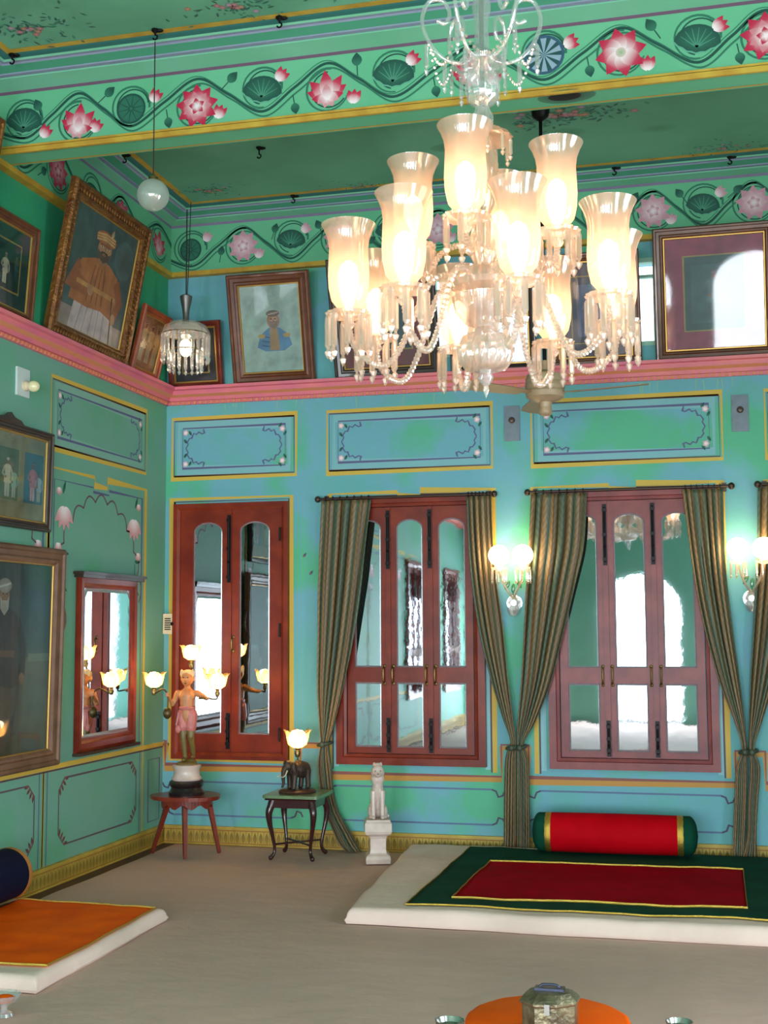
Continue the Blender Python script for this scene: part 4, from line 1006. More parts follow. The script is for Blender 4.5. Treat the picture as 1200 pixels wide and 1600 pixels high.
curtain('striped curtain at the right edge of the photo, tail bunched on the floor', settle([(762, 1184, 1262), (880, 1182, 1252), (970, 1177, 1236), (1060, 1172, 1212), (1130, 1170, 1190), (1170, 1170, 1179), (1200, 1171, 1188), (1260, 1168, 1184), (1310, 1166, 1182), (1338, 1150, 1184)]), 6, .745, 12)

# ------------------------------------------------------------------ glass of the lamps
M_crystal = mixmat('cut_crystal', [(sh('Transparent', (.98, .94, .91)), .46), (sh('Glossy', (1, .97, .94), .05), .30), (sh('Translucent', (1, .80, .68)), .20), (sh('Diffuse', (.98, .82, .74)), .10)])
M_crystal2 = mixmat('clear_crystal', [(sh('Transparent', (.97, .97, .97)), .55), (sh('Glossy', (1, 1, 1), .05), .30), (sh('Diffuse', (.8, .78, .8)), .15)])
M_shade = mixmat('amber_frosted_glass', [(sh('Transparent', (1.0, .88, .78)), .46), (sh('Translucent', (1.0, .66, .50)), .20), (sh('Diffuse', (.98, .68, .54)), .20), (sh('Glossy', (1, .98, .95), .08), .16)])
M_bulb = emat('lit_bulb', (1.0, .76, .48), BULB)
M_globe = emat('lit_opal_globe', (1.0, .73, .38), GLOBE)
M_tulip = emat('lit_tulip_glass', (1.0, .76, .42), TULIP)
M_petalglass = mixmat('amber_petal_glass', [(sh('Transparent', (1, .85, .6)), .35), (sh('Translucent', (1, .72, .35)), .5), (sh('Glossy', (1, 1, 1), .1), .15)])
M_cord = mat('dark_cord', '#2A2624', .7)
def prism_drop(l, r=.0065):
    m = MB(); m.lathe([(.0015, 0), (r * .7, -.004), (r, -.012), (r, -l * .70), (r * .45, -l * .76), (r * .45, -l * .79), (r * 1.15, -l * .84), (r * .7, -l * .93), (.0005, -l)], 6)
    return m
SHADE = [(.024, .0), (.040, .004), (.060, .030), (.070, .075), (.0725, .12), (.070, .18), (.0685, .215), (.073, .250), (.084, .280), (.094, .298), (.0955, .302)]
def chandelier():
    cx_, cy_ = 3.19, -4.40
    t = thing('chandelier', 'large lit crystal chandelier with two tiers of amber glass shades and hanging prisms', 'chandelier', (cx_, cy_, 2.355))
    Z = -2.395
    m = MB(); m.lathe([(.0005, 2.397 + Z), (.012, 2.425 + Z), (.008, 2.44 + Z), (.022, 2.455 + Z), (.028, 2.47 + Z), (.02, 2.485 + Z), (.04, 2.492 + Z)], 12); m.build('finial', M_crystal2, t, 30)
    m = MB(); m.lathe([(.03, 2.49 + Z), (.070, 2.50 + Z), (.094, 2.535 + Z), (.098, 2.57 + Z), (.080, 2.615 + Z), (.035, 2.635 + Z), (.03, 2.65 + Z)], 48, flute=24, famp=.05); m.build('ball', M_crystal, t, 60)
    m = MB(); m.lathe([(.03, 2.65 + Z), (.07, 2.665 + Z), (.105, 2.71 + Z), (.115, 2.76 + Z), (.05, 2.765 + Z), (.05, 2.78 + Z), (.115, 2.79 + Z), (.125, 2.81 + Z), (.10, 2.85 + Z), (.045, 2.87 + Z)], 40, flute=20, famp=.03); m.build('bowl', M_crystal, t, 50)
    m = MB(); m.lathe([(.03, 2.87 + Z), (.045, 2.90 + Z), (.055, 2.96 + Z), (.04, 3.02 + Z), (.022, 3.06 + Z), (.035, 3.09 + Z), (.05, 3.16 + Z), (.052, 3.24 + Z), (.03, 3.34 + Z), (.018, 3.38 + Z), (.018, 3.45 + Z)], 24, flute=12, famp=.05); m.build('column', M_crystal, t, 50)
    m = MB(); m.lathe([(.02, 3.355 + Z), (.09, 3.33 + Z), (.105, 3.335 + Z), (.095, 3.35 + Z), (.03, 3.385 + Z)], 32, flute=16, famp=.05); m.build('canopy', M_shade, t, 60)
    for k in range(10):
        a = 2 * PI * k / 10
        o = prism_drop(.085, .008).build('drop', M_crystal, t, loc=(.098 * math.cos(a), .098 * math.sin(a), 3.333 + Z))
    # crown: vases and scrolls high up the stem
    m = MB(); m.lathe([(.016, 3.340 + Z), (.035, 3.360 + Z), (.038, 3.420 + Z), (.022, 3.455 + Z), (.05, 3.475 + Z), (.062, 3.520 + Z), (.055, 3.580 + Z), (.03, 3.600 + Z), (.075, 3.615 + Z), (.08, 3.630 + Z), (.03, 3.650 + Z), (.022, 3.760 + Z), (.034, 3.830 + Z), (.02, 3.900 + Z)], 32, flute=16, famp=.04); m.build('vase', M_crystal2, t, 50)
    m = MB(); m.tube([(0, 0, 2.4 + .2 + Z), (0, 0, 4.70 + Z)], .009, 8); m.build('stem', M_silver, t, 60)
    m = MB(); m.lathe([(.02, 4.64 + Z), (.05, 4.67 + Z), (.08, 4.71 + Z), (.085, 4.737 + Z)], 20); m.build('ceiling_rose', M_brass, t, 50)
    scr = [(.03, 3.64), (.08, 3.62), (.14, 3.64), (.19, 3.70), (.215, 3.78), (.19, 3.85), (.14, 3.855), (.115, 3.81), (.13, 3.77), (.16, 3.78)]
    for k in range(6):
        a = 2 * PI * k / 6 + .25
        m = MB(); m.tube([(r * math.cos(a), r * math.sin(a), z + Z) for r, z in [(q.x, q.y) for q in spline([(r, z, 0) for r, z in scr], 5)]], .008, 8)
        o = m.build('scroll', M_crystal2, t, 60)
        for (r, z) in ((.20, 3.70), (.135, 3.635)):
            prism_drop(.12, .0085).build('drop', M_crystal2, o, loc=(r * math.cos(a), r * math.sin(a), z - .008 + Z))
        a2 = a + PI / 3; p0 = Vector((.19 * math.cos(a), .19 * math.sin(a), 3.69 + Z)); p1 = Vector((.19 * math.cos(a2), .19 * math.sin(a2), 3.69 + Z)); m = MB()
        for j in range(15):
            s = j / 14; q = p0.lerp(p1, s); q.z -= .11 * math.sin(PI * s); m.ell(q, (.0065, .0065, .0065), nu=6, nv=4)
        m.build('bead_chain', M_crystal, t)
    # arms with their lights
    def light_arm(ang, path, r, z0, nprism, pl):
        a = math.radians(ang); d = Vector((math.cos(a), math.sin(a), 0))
        m = MB(); pts = [(q.x * d.x, q.x * d.y, q.y + Z) for q in spline([(u, v, 0) for u, v in path], 12)]
        m.tube(pts, [.0125 if i % 2 else .0088 for i in range(len(pts))], 10)
        arm = m.build('arm', M_crystal, t, 30)
        c = Vector((r * d.x, r * d.y, z0 + Z))
        m = MB(); m.lathe([(.012, -.05), (.022, -.035), (.016, -.02), (.03, -.012), (.074, -.004), (.080, .006), (.072, .010), (.03, .004), (.034, .018), (.030, .022)], 32, flute=16, famp=.05); m.build('saucer', M_crystal, arm, 50, loc=c)
        m = MB(); m.lathe(SHADE, 32, cap=False); m.build('shade', M_shade, arm, 60, loc=c + Vector((0, 0, .02)))
        m = MB(); m.lathe([(.014, .0), (.014, .05), (.02, .06), (.034, .10), (.036, .125), (.028, .155), (.010, .172), (.0005, .175)], 16); m.build('bulb', M_bulb, arm, 60, loc=c + Vector((0, 0, .02)))
        for k in range(nprism):
            w = 2 * PI * k / nprism + a
            o = prism_drop(pl * (1 + .06 * (k % 2)), .0108).build('prism', M_crystal, arm, loc=c + Vector((.073 * math.cos(w), .073 * math.sin(w), -.003)))
        return arm
    lower = [(.05, 2.80), (.13, 2.835), (.20, 2.80), (.255, 2.68), (.295, 2.585), (.345, 2.512), (.40, 2.51), (.462, 2.565), (.485, 2.635)]
    upper = [(.03, 2.90), (.09, 2.955), (.16, 2.93), (.21, 2.865), (.25, 2.87), (.262, 2.92)]
    f0 = math.degrees(math.atan2(-.9693, .2455))          # azimuth from the lamp towards the viewer's side of the room
    for k in range(8): light_arm(f0 + 8 + 45 * k, lower, .485, 2.68, 9, .155)
    for k in range(4): light_arm(f0 - 18 + 90 * k, upper, .262, 2.965, 7, .135)
    return t
chandelier()

# glass ball and crystal fringe lamp
t = thing('hanging_ball', 'pale glass ball hanging on a long thin cord in front of the beam', 'ornament', (1.20, -2.87, 3.718))
m = MB(); m.ell((0, 0, .085), (.083, .083, .083), nu=28, nv=18); m.build('globe', mixmat('milky_glass', [(sh('Transparent', (.9, .95, .93)), .30), (sh('Translucent', (.85, .88, .85)), .25), (sh('Diffuse', (.62, .64, .60)), .27), (sh('Glossy', (1, 1, 1), .06), .18)]), t, 80)
m = MB(); m.lathe([(.026, .163), (.026, .178), (.012, .19), (.006, .20)], 12); m.build('cap', M_brass, t, 40)
m = MB(); m.tube([(0, 0, .195), (0, 0, .915)], .0035, 6); m.build('cord', M_cord, t)
t = thing('pendant_lamp', 'small lit pendant lamp with a crystal prism fringe hanging in the corner', 'lamp', (.335, -.43, 3.365))
m = MB(); m.tube([(0, 0, .60), (.0, 0, 1.25)], .005, 6); m.tube([(.03, 0, 1.30), (.02, .0, .9), (.008, 0, .60)], .0035, 6); m.build('cord', M_cord, t)
m = MB(); m.lathe([(.028, .405), (.022, .44), (.026, .50), (.040, .565), (.045, .60), (.03, .61), (.008, .612)], 18); m.build('canopy', mat('grey_metal', '#7A7876', .4, metal=.8), t, 50)
m = MB(); m.lathe([(.03, .415), (.10, .405), (.15, .375), (.172, .335), (.174, .318), (.164, .318), (.14, .36), (.09, .392), (.03, .40)], 32, flute=16, famp=.02, cap=False); m.build('dome', M_crystal2, t, 60)
m = MB(); m.ell((0, 0, .22), (.045, .045, .065)); m.build('bulb', M_bulb, t, 80)
for (n, r, z, l) in ((22, .168, .322, .215), (16, .120, .20, .16)):
    for k in range(n):
        w = 2 * PI * k / n; prism_drop(l, .0125).build('prism', M_crystal2, t, loc=(r * math.cos(w), r * math.sin(w), z))
m = MB()
for (r, z) in ((.165, .318), (.115, .20)): m.tube([(r * math.cos(2 * PI * k / 28), r * math.sin(2 * PI * k / 28), z) for k in range(29)], .005, 6, cap=False)
for k in range(4):
    w = PI / 2 * k; m.tube([(.165 * math.cos(w), .165 * math.sin(w), .318), (.115 * math.cos(w), .115 * math.sin(w), .20)], .003, 5)
m.build('ring', M_brass, t, 60)

# ceiling fan between the chandelier and the windows
M_fan = mat('cream_brown_enamel', '#B59A7C', .4, vary='#A58A6C', vscale=12)
t = thing('ceiling_fan', 'cream brown ceiling fan on a long dark rod behind the chandelier', 'fan', (3.04, -1.39, 2.80))
m = MB(); m.tube([(0, 0, .30), (0, 0, 1.86)], .011, 10); m.build('rod', M_iron, t, 60)
m = MB(); m.lathe([(.012, 1.80), (.05, 1.83), (.06, 1.89), (.06, 1.898)], 18); m.build('canopy', M_iron, t, 50)
m = MB(); m.lathe([(.02, .045), (.035, .05), (.04, .08), (.085, .095), (.11, .11), (.118, .14), (.112, .155), (.118, .165), (.118, .19), (.112, .20), (.116, .215), (.105, .245), (.06, .26), (.03, .275), (.025, .33)], 32); m.build('motor', M_fan, t, 35)
m = MB(); m.lathe([(.0005, .0), (.03, .004), (.042, .02), (.036, .05)], 20); m.build('cap', M_fan, t, 60)
for k in range(3):
    a = math.radians(-14 + 120 * k); Mx = R(a, 'Z') @ T(0, 0, .13) @ R(.16, 'X')
    m = MB(); pts = [(.17, -.045), (.30, -.062), (.50, -.066), (.60, -.06), (.625, 0), (.60, .06), (.50, .066), (.30, .055), (.17, .04)]
    m.prism(pts, -.003, .003, Mx, plane='xy'); m.box((.09, -.022, .0), (.22, .022, .006), Mx)
    m.build('blade', mat('brown_blade', '#8E7258', .45) if 'brown_blade' not in MATS else MATS['brown_blade'], t)

# wall sconces
def sconce(x, z, label):
    t = thing('wall_sconce', label, 'lamp', (x, -.001, z), group='twin globe wall sconces')
    m = MB(); m.lathe([(.055, 0), (.055, .012), (.035, .025), (.02, .05)], 20, R(PI / 2, 'X')); m.lathe([(.0005, -.10), (.03, -.085), (.045, -.05), (.03, -.015), (.04, .0), (.025, .035), (.015, .06)], 16, T(0, -.06, 0)); m.build('wall_plate', M_crystal2, t, 40)
    for s in (-1, 1):
        pts = spline([(0, -.06, .03), (s * .02, -.09, .06), (s * .06, -.12, .14), (s * .082, -.15, .22)], 6)
        m = MB(); m.tube(pts, .008, 8); arm = m.build('arm', M_crystal, t, 60)
        c = (s * .082, -.15, .22)
        m = MB(); m.lathe([(.012, 0), (.05, .012), (.056, .022), (.03, .022), (.03, .05)], 20, T(*c)); m.build('cup', M_crystal, arm, 50)
        m = MB(); m.ell((c[0], c[1], c[2] + .105), (.073, .073, .072), nu=24, nv=16); m.build('globe', M_globe, arm, 80)
        for k in range(7):
            w = 2 * PI * k / 7; prism_drop(.105, .007).build('prism', M_crystal, arm, loc=(c[0] + .052 * math.cos(w), c[1] + .052 * math.sin(w), c[2] + .012))
    for (dx, h, tl) in ((-.035, .15, .5), (.005, .13, .1), (.045, .16, -.5)):
        m = MB(); m.tube([(0, -.07, .03), (dx, -.09, h - .06)], .003, 5); m.ell((0, 0, 0), (.013, .006, .034), T(dx, -.09, h - .03) @ R(tl, 'Y')); m.build('leaf', mat('green_glass', '#3F7A52', .2, coat=.5) if 'green_glass' not in MATS else MATS['green_glass'], t, 60)
    return t
sconce(2.637, 1.73, 'lit twin globe crystal sconce between the second and third windows')
sconce(4.224, 1.745, 'lit twin globe crystal sconce at the right edge of the photo')

# ------------------------------------------------------------------ floor covering
def sheet_h(x, y): return .006 + .006 * noise.noise(Vector((x * 1.1, y * 1.4, 0))) + .005 * max(0, noise.noise(Vector((x * 2.2 + 5, y * 5 + x * 1.5, 2)))) ** 1.0
m = MB(); nx, ny = 110, 170; v = []; xa, xb, ya, yb = .13, X1 - .05, Y1 + .15, -.055
for j in range(ny + 1):
    for i in range(nx + 1):
        x = xa + (xb - xa) * i / nx; y = ya + (yb - ya) * j / ny
        if i == 0: x += .02 * noise.noise(Vector((0, y * 2, 7)))
        v.append((x, y, max(.002, sheet_h(x, y)) if 0 < i < nx and 0 < j < ny else .001))
m.add(v, [(j * (nx + 1) + i, j * (nx + 1) + i + 1, (j + 1) * (nx + 1) + i + 1, (j + 1) * (nx + 1) + i) for j in range(ny) for i in range(nx)])
tag(m.build('floor_sheet', M_sheet, smooth=180), 'wrinkled greyish white cotton sheet spread over the whole floor', 'sheet')

# ------------------------------------------------------------------ side tables with their lamps
M_tw = mat('reddish_table_wood', '#7E2C1A', .35, spec=.3, vary='#681F14', vscale=9, coat=.3)
M_tw2 = mat('dark_mahogany', '#3A1418', .25, vary='#2C0E12', vscale=9, coat=.4)
M_gm = mat('green_marble_top', '#5E7A56', .3, vary=['#6C8660', '#4E6A4C'], vscale=14, coat=.3)
FZ = .012
t = thing('side_table', 'red brown three legged side table in the corner under the boy figure', 'table', (.41, -.50, FZ), group='small side tables')
m = MB(); top = [(.245 * math.cos(a) * (1 + .06 * math.cos(3 * a - PI / 2 * 3)), .205 * math.sin(a) * (1 + .06 * math.cos(3 * a - PI / 2 * 3))) for a in [2 * PI * k / 48 for k in range(48)]]
m.prism(top, .388, .408, plane='xy'); m.prism([(a * .96, b * .96) for a, b in top], .380, .388, plane='xy'); m.build('tabletop', M_tw, t)
m = MB()
ap = [(.17 * math.cos(a), .14 * math.sin(a), .355 + .016 * math.cos(9 * a)) for a in [2 * PI * k / 48 for k in range(49)]]
for k in range(48):
    (x0, y0, z0), (x1, y1, z1) = ap[k], ap[k + 1]; m.add([(x0, y0, .38), (x1, y1, .38), (x1, y1, z1 - .02), (x0, y0, z0 - .02)], [(0, 1, 2, 3)])
o = m.build('apron', M_tw, t); sd = o.modifiers.new('thickness', 'SOLIDIFY'); sd.thickness = .012
for (fx, fy, tx, ty) in ((-.258, .0, -.14, .02), (.06, -.165, .03, -.11), (.20, .105, .13, .07)):
    m = MB(); A = Vector((tx, ty, .37)); B_ = Vector((fx, fy, 0))
    m.tube([B_, B_.lerp(A, .03), B_.lerp(A, .8), A], [.013, .015, .022, .024], 4); m.build('leg', M_tw, t)
# boy figure lamp
M_skin = mat('painted_flesh', '#C98A5C', .4, vary='#BC7A4C', vscale=20)
M_leg = mat('olive_bronze_paint', '#7A6434', .4, vary='#665428', vscale=20)
M_short = mat('pink_painted_cloth', '#D07A72', .45, vary='#C06A66', vscale=24)
M_hair = mat('pale_cap', '#D8BE94', .45)
M_marble = mat('white_marble', '#D8C4BA', .35, vary='#C8B2A8', vscale=12, coat=.2)
M_blackb = mat('black_stone', '#1E1618', .3, coat=.4)
def tulip(parent, c, s=1.0, tilt=0.0, ax='Y'):
    Mx = T(*c) @ R(tilt, ax)
    m = MB(); m.lathe([(.012 * s, -.055 * s), (.02 * s, -.03 * s), (.012 * s, -.012 * s), (.02 * s, 0)], 12, Mx); o = m.build('holder', M_brass, parent, 50)
    m = MB(); m.lathe([(.018 * s, 0), (.038 * s, .012 * s), (.050 * s, .04 * s), (.052 * s, .065 * s), (.048 * s, .085 * s), (.03 * s, .104 * s), (.0005, .110 * s)], 24, Mx); m.build('lit_globe', M_tulip, o, 60)
    m = MB()
    for k in range(6):
        a = 2 * PI * k / 6; P = []
        for (r, z, w) in ((.022, .0, .5), (.050, .02, 1.0), (.060, .06, 1.1), (.068, .088, .9), (.086, .108, .45), (.094, .108, .05)):
            P.append((r * s, z * s, w * .030 * s))
        v = []
        for r, z, w in P:
            for sg in (-1, 1): v.append((r * math.cos(a) - sg * w * math.sin(a), r * math.sin(a) + sg * w * math.cos(a), z))
        m.add(v, [(2 * i, 2 * i + 1, 2 * i + 3, 2 * i + 2) for i in range(len(P) - 1)], Mx)
    q = m.build('petal_shade', M_petalglass, o, 180); sd = q.modifiers.new('thickness', 'SOLIDIFY'); sd.thickness = .002
    return o
t = thing('figure_lamp', 'lit lamp of a boy in pink shorts on a marble drum, holding three tulip lights', 'lamp', (.406, -.50, FZ + .408), (0, 0, .12))
m = MB(); m.lathe([(.122, 0), (.125, .018), (.115, .03), (.105, .05), (.118, .066), (.12, .088), (.108, .098), (.1, .1)], 32); m.build('plinth', M_blackb, t, 40)
m = MB(); m.lathe([(.098, .1), (.105, .112), (.09, .13), (.086, .165), (.096, .19), (.099, .202), (.09, .205)], 40, flute=20, famp=.012); m.build('drum', M_marble, t, 40)
m = MB(); m.ell((0, 0, .208), (.078, .07, .022)); m.ell((.02, .02, .222), (.045, .04, .022)); blob(m.build('rock', M_leg, t), .006, 3)
b0 = .225; m = MB()                                             # body: one continuous skin
def limb(m, pts, rs): m.tube(pts, rs, 10); [m.ell(p_, (r, r, r), nu=8, nv=6) for p_, r in zip(pts, rs)]
limb(m, [(-.028, 0, b0 + .30), (-.024, -.012, b0 + .165), (-.012, .0, b0 + .03)], [.036, .025, .017]); m.ell((-.012, -.022, b0 + .014), (.017, .036, .014))
limb(m, [(.03, 0, b0 + .30), (.034, -.022, b0 + .17), (.038, .028, b0 + .055)], [.036, .025, .017]); m.ell((.040, .012, b0 + .034), (.016, .034, .014), None)
LG = m; m = MB()
limb(m, [(0, 0, b0 + .30), (0, -.004, b0 + .38), (0, 0, b0 + .455)], [.05, .050, .056]); m.ell((0, 0, b0 + .465), (.072, .038, .034)); m.ell((-.03, -.026, b0 + .445), (.028, .018, .024)); m.ell((.03, -.026, b0 + .445), (.028, .018, .024))
limb(m, [(0, .0, b0 + .485), (0, -.006, b0 + .525)], [.024, .021])
m.ell((0, -.010, b0 + .572), (.043, .048, .054)); m.ell((0, -.026, b0 + .548), (.028, .028, .028)); m.ell((0, -.060, b0 + .566), (.007, .009, .010), nu=8, nv=6)
for s in (-1, 1): m.ell((s * .044, 0, b0 + .568), (.007, .012, .015), nu=8, nv=6)
limb(m, [(-.068, 0, b0 + .468), (-.105, -.006, b0 + .395), (-.118, -.055, b0 + .442)], [.025, .019, .014]); m.ell((-.120, -.066, b0 + .458), (.012, .014, .018), nu=8, nv=6)
limb(m, [(.068, 0, b0 + .468), (.115, -.008, b0 + .448), (.150, -.050, b0 + .434)], [.025, .019, .014]); m.ell((.158, -.060, b0 + .436), (.018, .014, .012), nu=8, nv=6)
for s, hx, hz in ((-1, -.120, .470), (1, .168, .440)):          # fingers and thumbs round the stalks
    for k in range(4):
        if s < 0: m.tube([(hx - .012, -.070, b0 + hz - .018 + .008 * k), (hx - .006, -.084, b0 + hz - .018 + .008 * k), (hx + .008, -.084 + .002 * k, b0 + hz - .018 + .008 * k)], [.0042, .004, .0034], 6)
        else: m.tube([(hx - .016 + .008 * k, -.064, b0 + hz + .004), (hx - .016 + .008 * k, -.080, b0 + hz + .002), (hx - .016 + .008 * k, -.082, b0 + hz - .012)], [.0042, .004, .0034], 6)
    m.tube([(hx + .004, -.06, b0 + hz - .004), (hx + .012, -.074, b0 + hz + .004)], [.005, .0036], 6)
body = blob(m.build('body', M_skin, t), .0042, 3)
blob(LG.build('legs', M_leg, t), .0042, 3)
m = MB()
for s, kx, ky in ((-1, -.026, -.008), (1, .033, -.016)): limb(m, [(s * .028, 0, b0 + .325), (kx, ky, b0 + .235)], [.046, .038])
m.ell((0, 0, b0 + .335), (.062, .050, .05)); m.lathe([(.054, b0 + .355), (.060, b0 + .368), (.054, b0 + .382)], 20)
blob(m.build('shorts', M_short, t), .0045, 3)
m = MB(); m.ell((-.055, -.035, b0 + .225), (.02, .012, .03)); m.tube([(-.05, -.035, b0 + .34), (-.065, -.042, b0 + .25)], .008, 6); m.build('sash_end', M_short, t, 60)
m = MB(); m.ell((0, .004, b0 + .60), (.047, .050, .034)); m.ell((-.040, -.012, b0 + .608), (.012, .012, .030), R(-.0, 'Y')); m.ell((.040, -.012, b0 + .608), (.012, .012, .030)); m.ell((0, .03, b0 + .57), (.040, .026, .036)); blob(m.build('cap', M_hair, t), .0045, 3)
m = MB()
for s in (-1, 1): m.ell((s * .016, -.0545, b0 + .580), (.006, .003, .0038), nu=8, nv=5)
m.ell((0, -.0515, b0 + .541), (.011, .003, .003), nu=8, nv=5); m.build('face_paint', mat('dark_face_paint', '#3A2018', .5), t)
M_stalk = mat('old_bronze', '#5A4A2A', .4, metal=.7)
m = MB(); m.tube(spline([(-.120, -.076, b0 + .36), (-.120, -.076, b0 + .46), (-.16, -.06, b0 + .50), (-.215, -.03, b0 + .475), (-.235, -.02, b0 + .47)], 6), .006, 8); m.ell((-.122, -.07, b0 + .335), (.030, .026, .040)); s_ = m.build('stalk', M_stalk, t, 60); tulip(s_, (-.235, -.02, b0 + .51), .98)
m = MB(); m.tube(spline([(.10, -.074, b0 + .436), (.168, -.074, b0 + .437), (.215, -.04, b0 + .43), (.222, -.03, b0 + .45)], 6), .006, 8); s_ = m.build('stalk', M_stalk, t, 60); tulip(s_, (.222, -.03, b0 + .50), .98)
m = MB(); m.tube(spline([(.0, .055, b0 + .45), (.012, .06, b0 + .58), (.016, .03, b0 + .66)], 6), .006, 8); s_ = m.build('stalk', M_stalk, t, 60); tulip(s_, (.016, .03, b0 + .70), .95)

# table with cabriole legs
t = thing('side_table', 'dark mahogany side table with green top and four curved cabriole legs', 'table', (1.192, -.415, FZ), group='small side tables')
m = MB(); m.prism(poly_arc(.175, .175, .02, 0, PI / 2, 4) + poly_arc(-.175, .175, .02, PI / 2, PI, 4) + poly_arc(-.175, -.175, .02, PI, 1.5 * PI, 4) + poly_arc(.175, -.175, .02, 1.5 * PI, 2 * PI, 4), .412, .432, plane='xy'); m.build('tabletop', M_gm, t, label='green veined top')
m = MB(); m.ring(-.175, .175, -.175, .175, [(0, .412), (-.006, .405), (-.004, .398), (.012, .396), (.03, .396)], plane='xy'); m.ring(-.158, .158, -.158, .158, [(0, .40), (0, .345), (.014, .345), (.014, .40)], plane='xy'); m.build('apron', M_tw2, t)
for sx in (-1, 1):
    for sy in (-1, 1):
        q = Vector((sx, sy, 0)).normalized()
        prof = [(.195, .395, .026), (.205, .36, .027), (.222, .31, .024), (.215, .24, .018), (.195, .16, .0135), (.180, .09, .011), (.180, .05, .011), (.195, .025, .014), (.212, .012, .016), (.220, .008, .008)]
        m = MB(); pts = spline([(q.x * r, q.y * r, z) for r, z, w in prof], 4); rs = [q_.x for q_ in spline([(w, 0, 0) for r, z, w in prof], 4)]
        m.tube(pts, rs, 10); m.build('leg', M_tw2, t, 60)
m = MB(); m.tube([(-.125, -.125, .10), (.125, .125, .10)], .007, 8); m.tube([(-.125, .125, .10), (.125, -.125, .10)], .007, 8); m.ell((0, 0, .10), (.016, .016, .01)); m.build('stretcher', M_tw2, t, 60)
# elephant lamp
M_el = mat('grey_brown_bronze', '#4A3A30', .42, metal=.35, vary='#3A2C24', vscale=25, bump=.3, bscale=120)
M_iv = mat('ivory', '#CFC3A4', .4)
t = thing('elephant_lamp', 'lit lamp of a dark elephant on a round base carrying a tulip glass shade', 'lamp', (1.185, -.415, FZ + .4325), (0, 0, math.radians(238)))
m = MB(); m.lathe([(.125, 0), (.13, .008), (.122, .018), (.10, .026), (.0005, .028)], 36, R(0, 'Z') @ Matrix.Diagonal((1.0, 1.0, 1, 1))); m.build('base', mat('dark_turned_wood', '#3A2420', .35, coat=.3), t, 40)
m = MB()                                                        # +x is the way it faces
m.ell((-.015, 0, .155), (.082, .052, .058)); m.ell((-.06, 0, .150), (.046, .046, .054)); m.ell((.045, 0, .162), (.04, .042, .046))
m.ell((.082, 0, .182), (.034, .032, .038)); m.ell((.096, 0, .202), (.022, .026, .02))
m.tube([(.105, 0, .18), (.122, 0, .15), (.126, 0, .11), (.122, 0, .07), (.130, 0, .048), (.140, 0, .046)], [.022, .018, .014, .011, .009, .007], 10)
for (lx, ly, f) in ((.045, .030, .012), (.045, -.030, -.004), (-.065, .030, -.006), (-.065, -.030, .010)):
    m.tube([(lx, ly, .15), (lx + f * .5, ly, .085), (lx + f, ly, .034)], [.026, .0195, .018], 10); m.ell((lx + f + .004, ly, .034), (.021, .020, .008))
for s in (-1, 1): m.ell((.066, s * .046, .172), (.016, .008, .04), T(0, 0, 0)); m.ell((.058, s * .050, .150), (.012, .006, .024))
m.tube([(-.102, 0, .17), (-.112, 0, .13), (-.108, 0, .085)], [.006, .004, .004], 6)
blob(m.build('elephant', M_el, t), .0045, 3)
m = MB()
for s in (-1, 1): m.tube(spline([(.105, s * .018, .155), (.128, s * .024, .125), (.150, s * .022, .115), (.162, s * .018, .122)], 5), [.006 * (1 - .8 * k / 15) for k in range(16)], 8)
m.build('tusk', M_iv, t, 60)
m = MB(); m.tube([(0, 0, .20), (.0, 0, .262)], .006, 8); m.lathe([(.018, .205), (.012, .215), (.006, .22)], 12); s_ = m.build('stem', M_stalk, t, 60); tulip(s_, (0, 0, .30), 1.12)

# marble beast on its pedestal
t = thing('marble_statue', 'white marble seated beast on a waisted pedestal by the second window', 'statue', (1.77, -.485, FZ), (0, 0, .30))
m = MB(); S4 = [(.085, 0), (.088, .03), (.082, .052), (.060, .066), (.055, .09), (.056, .16), (.064, .178), (.088, .192), (.094, .21), (.094, .262), (.084, .276), (.084, .286)]
m.lathe([(r * 1.35, z) for r, z in S4], 4, R(PI / 4, 'Z')); o = m.build('pedestal', M_marble, t)
bv = o.modifiers.new('bevel', 'BEVEL'); bv.width = .004; bv.segments = 2
m = MB(); z0 = .285
m.ell((0, .042, z0 + .07), (.054, .050, .072)); m.tube([(0, .036, z0 + .08), (0, .004, z0 + .17), (0, -.012, z0 + .23)], [.052, .044, .034], 12)
for s in (-1, 1):
    m.tube([(s * .028, -.020, z0 + .185), (s * .030, -.034, z0 + .09), (s * .030, -.038, z0 + .015)], [.024, .016, .015], 10); m.ell((s * .030, -.048, z0 + .012), (.016, .024, .012))
    m.ell((s * .046, .012, z0 + .045), (.022, .046, .044)); m.ell((s * .048, -.022, z0 + .012), (.015, .03, .012))
    m.ell((s * .022, -.002, z0 + .352), (.011, .009, .020)); m.ell((s * .028, -.022, z0 + .30), (.018, .018, .02))
m.ell((0, -.014, z0 + .26), (.045, .038, .05)); m.ell((0, -.022, z0 + .31), (.044, .044, .044)); m.ell((0, -.058, z0 + .295), (.022, .026, .019)); m.ell((0, -.04, z0 + .325), (.030, .022, .014))
m.ell((0, -.010, z0 + .352), (.022, .018, .016)); m.tube(spline([(0, .085, z0 + .02), (.04, .085, z0 + .02), (.065, .05, z0 + .016), (.07, .0, z0 + .014)], 5), .010, 8)
blob(m.build('beast', M_marble, t), .0045, 3)
m = MB()
for s in (-1, 1): m.ell((s * .017, -.0635, z0 + .318), (.0055, .003, .0045), nu=8, nv=5)
m.ell((0, -.0835, z0 + .300), (.008, .003, .006), nu=8, nv=5); m.build('face_marks', mat('grey_carving', '#7E736E', .6), t)

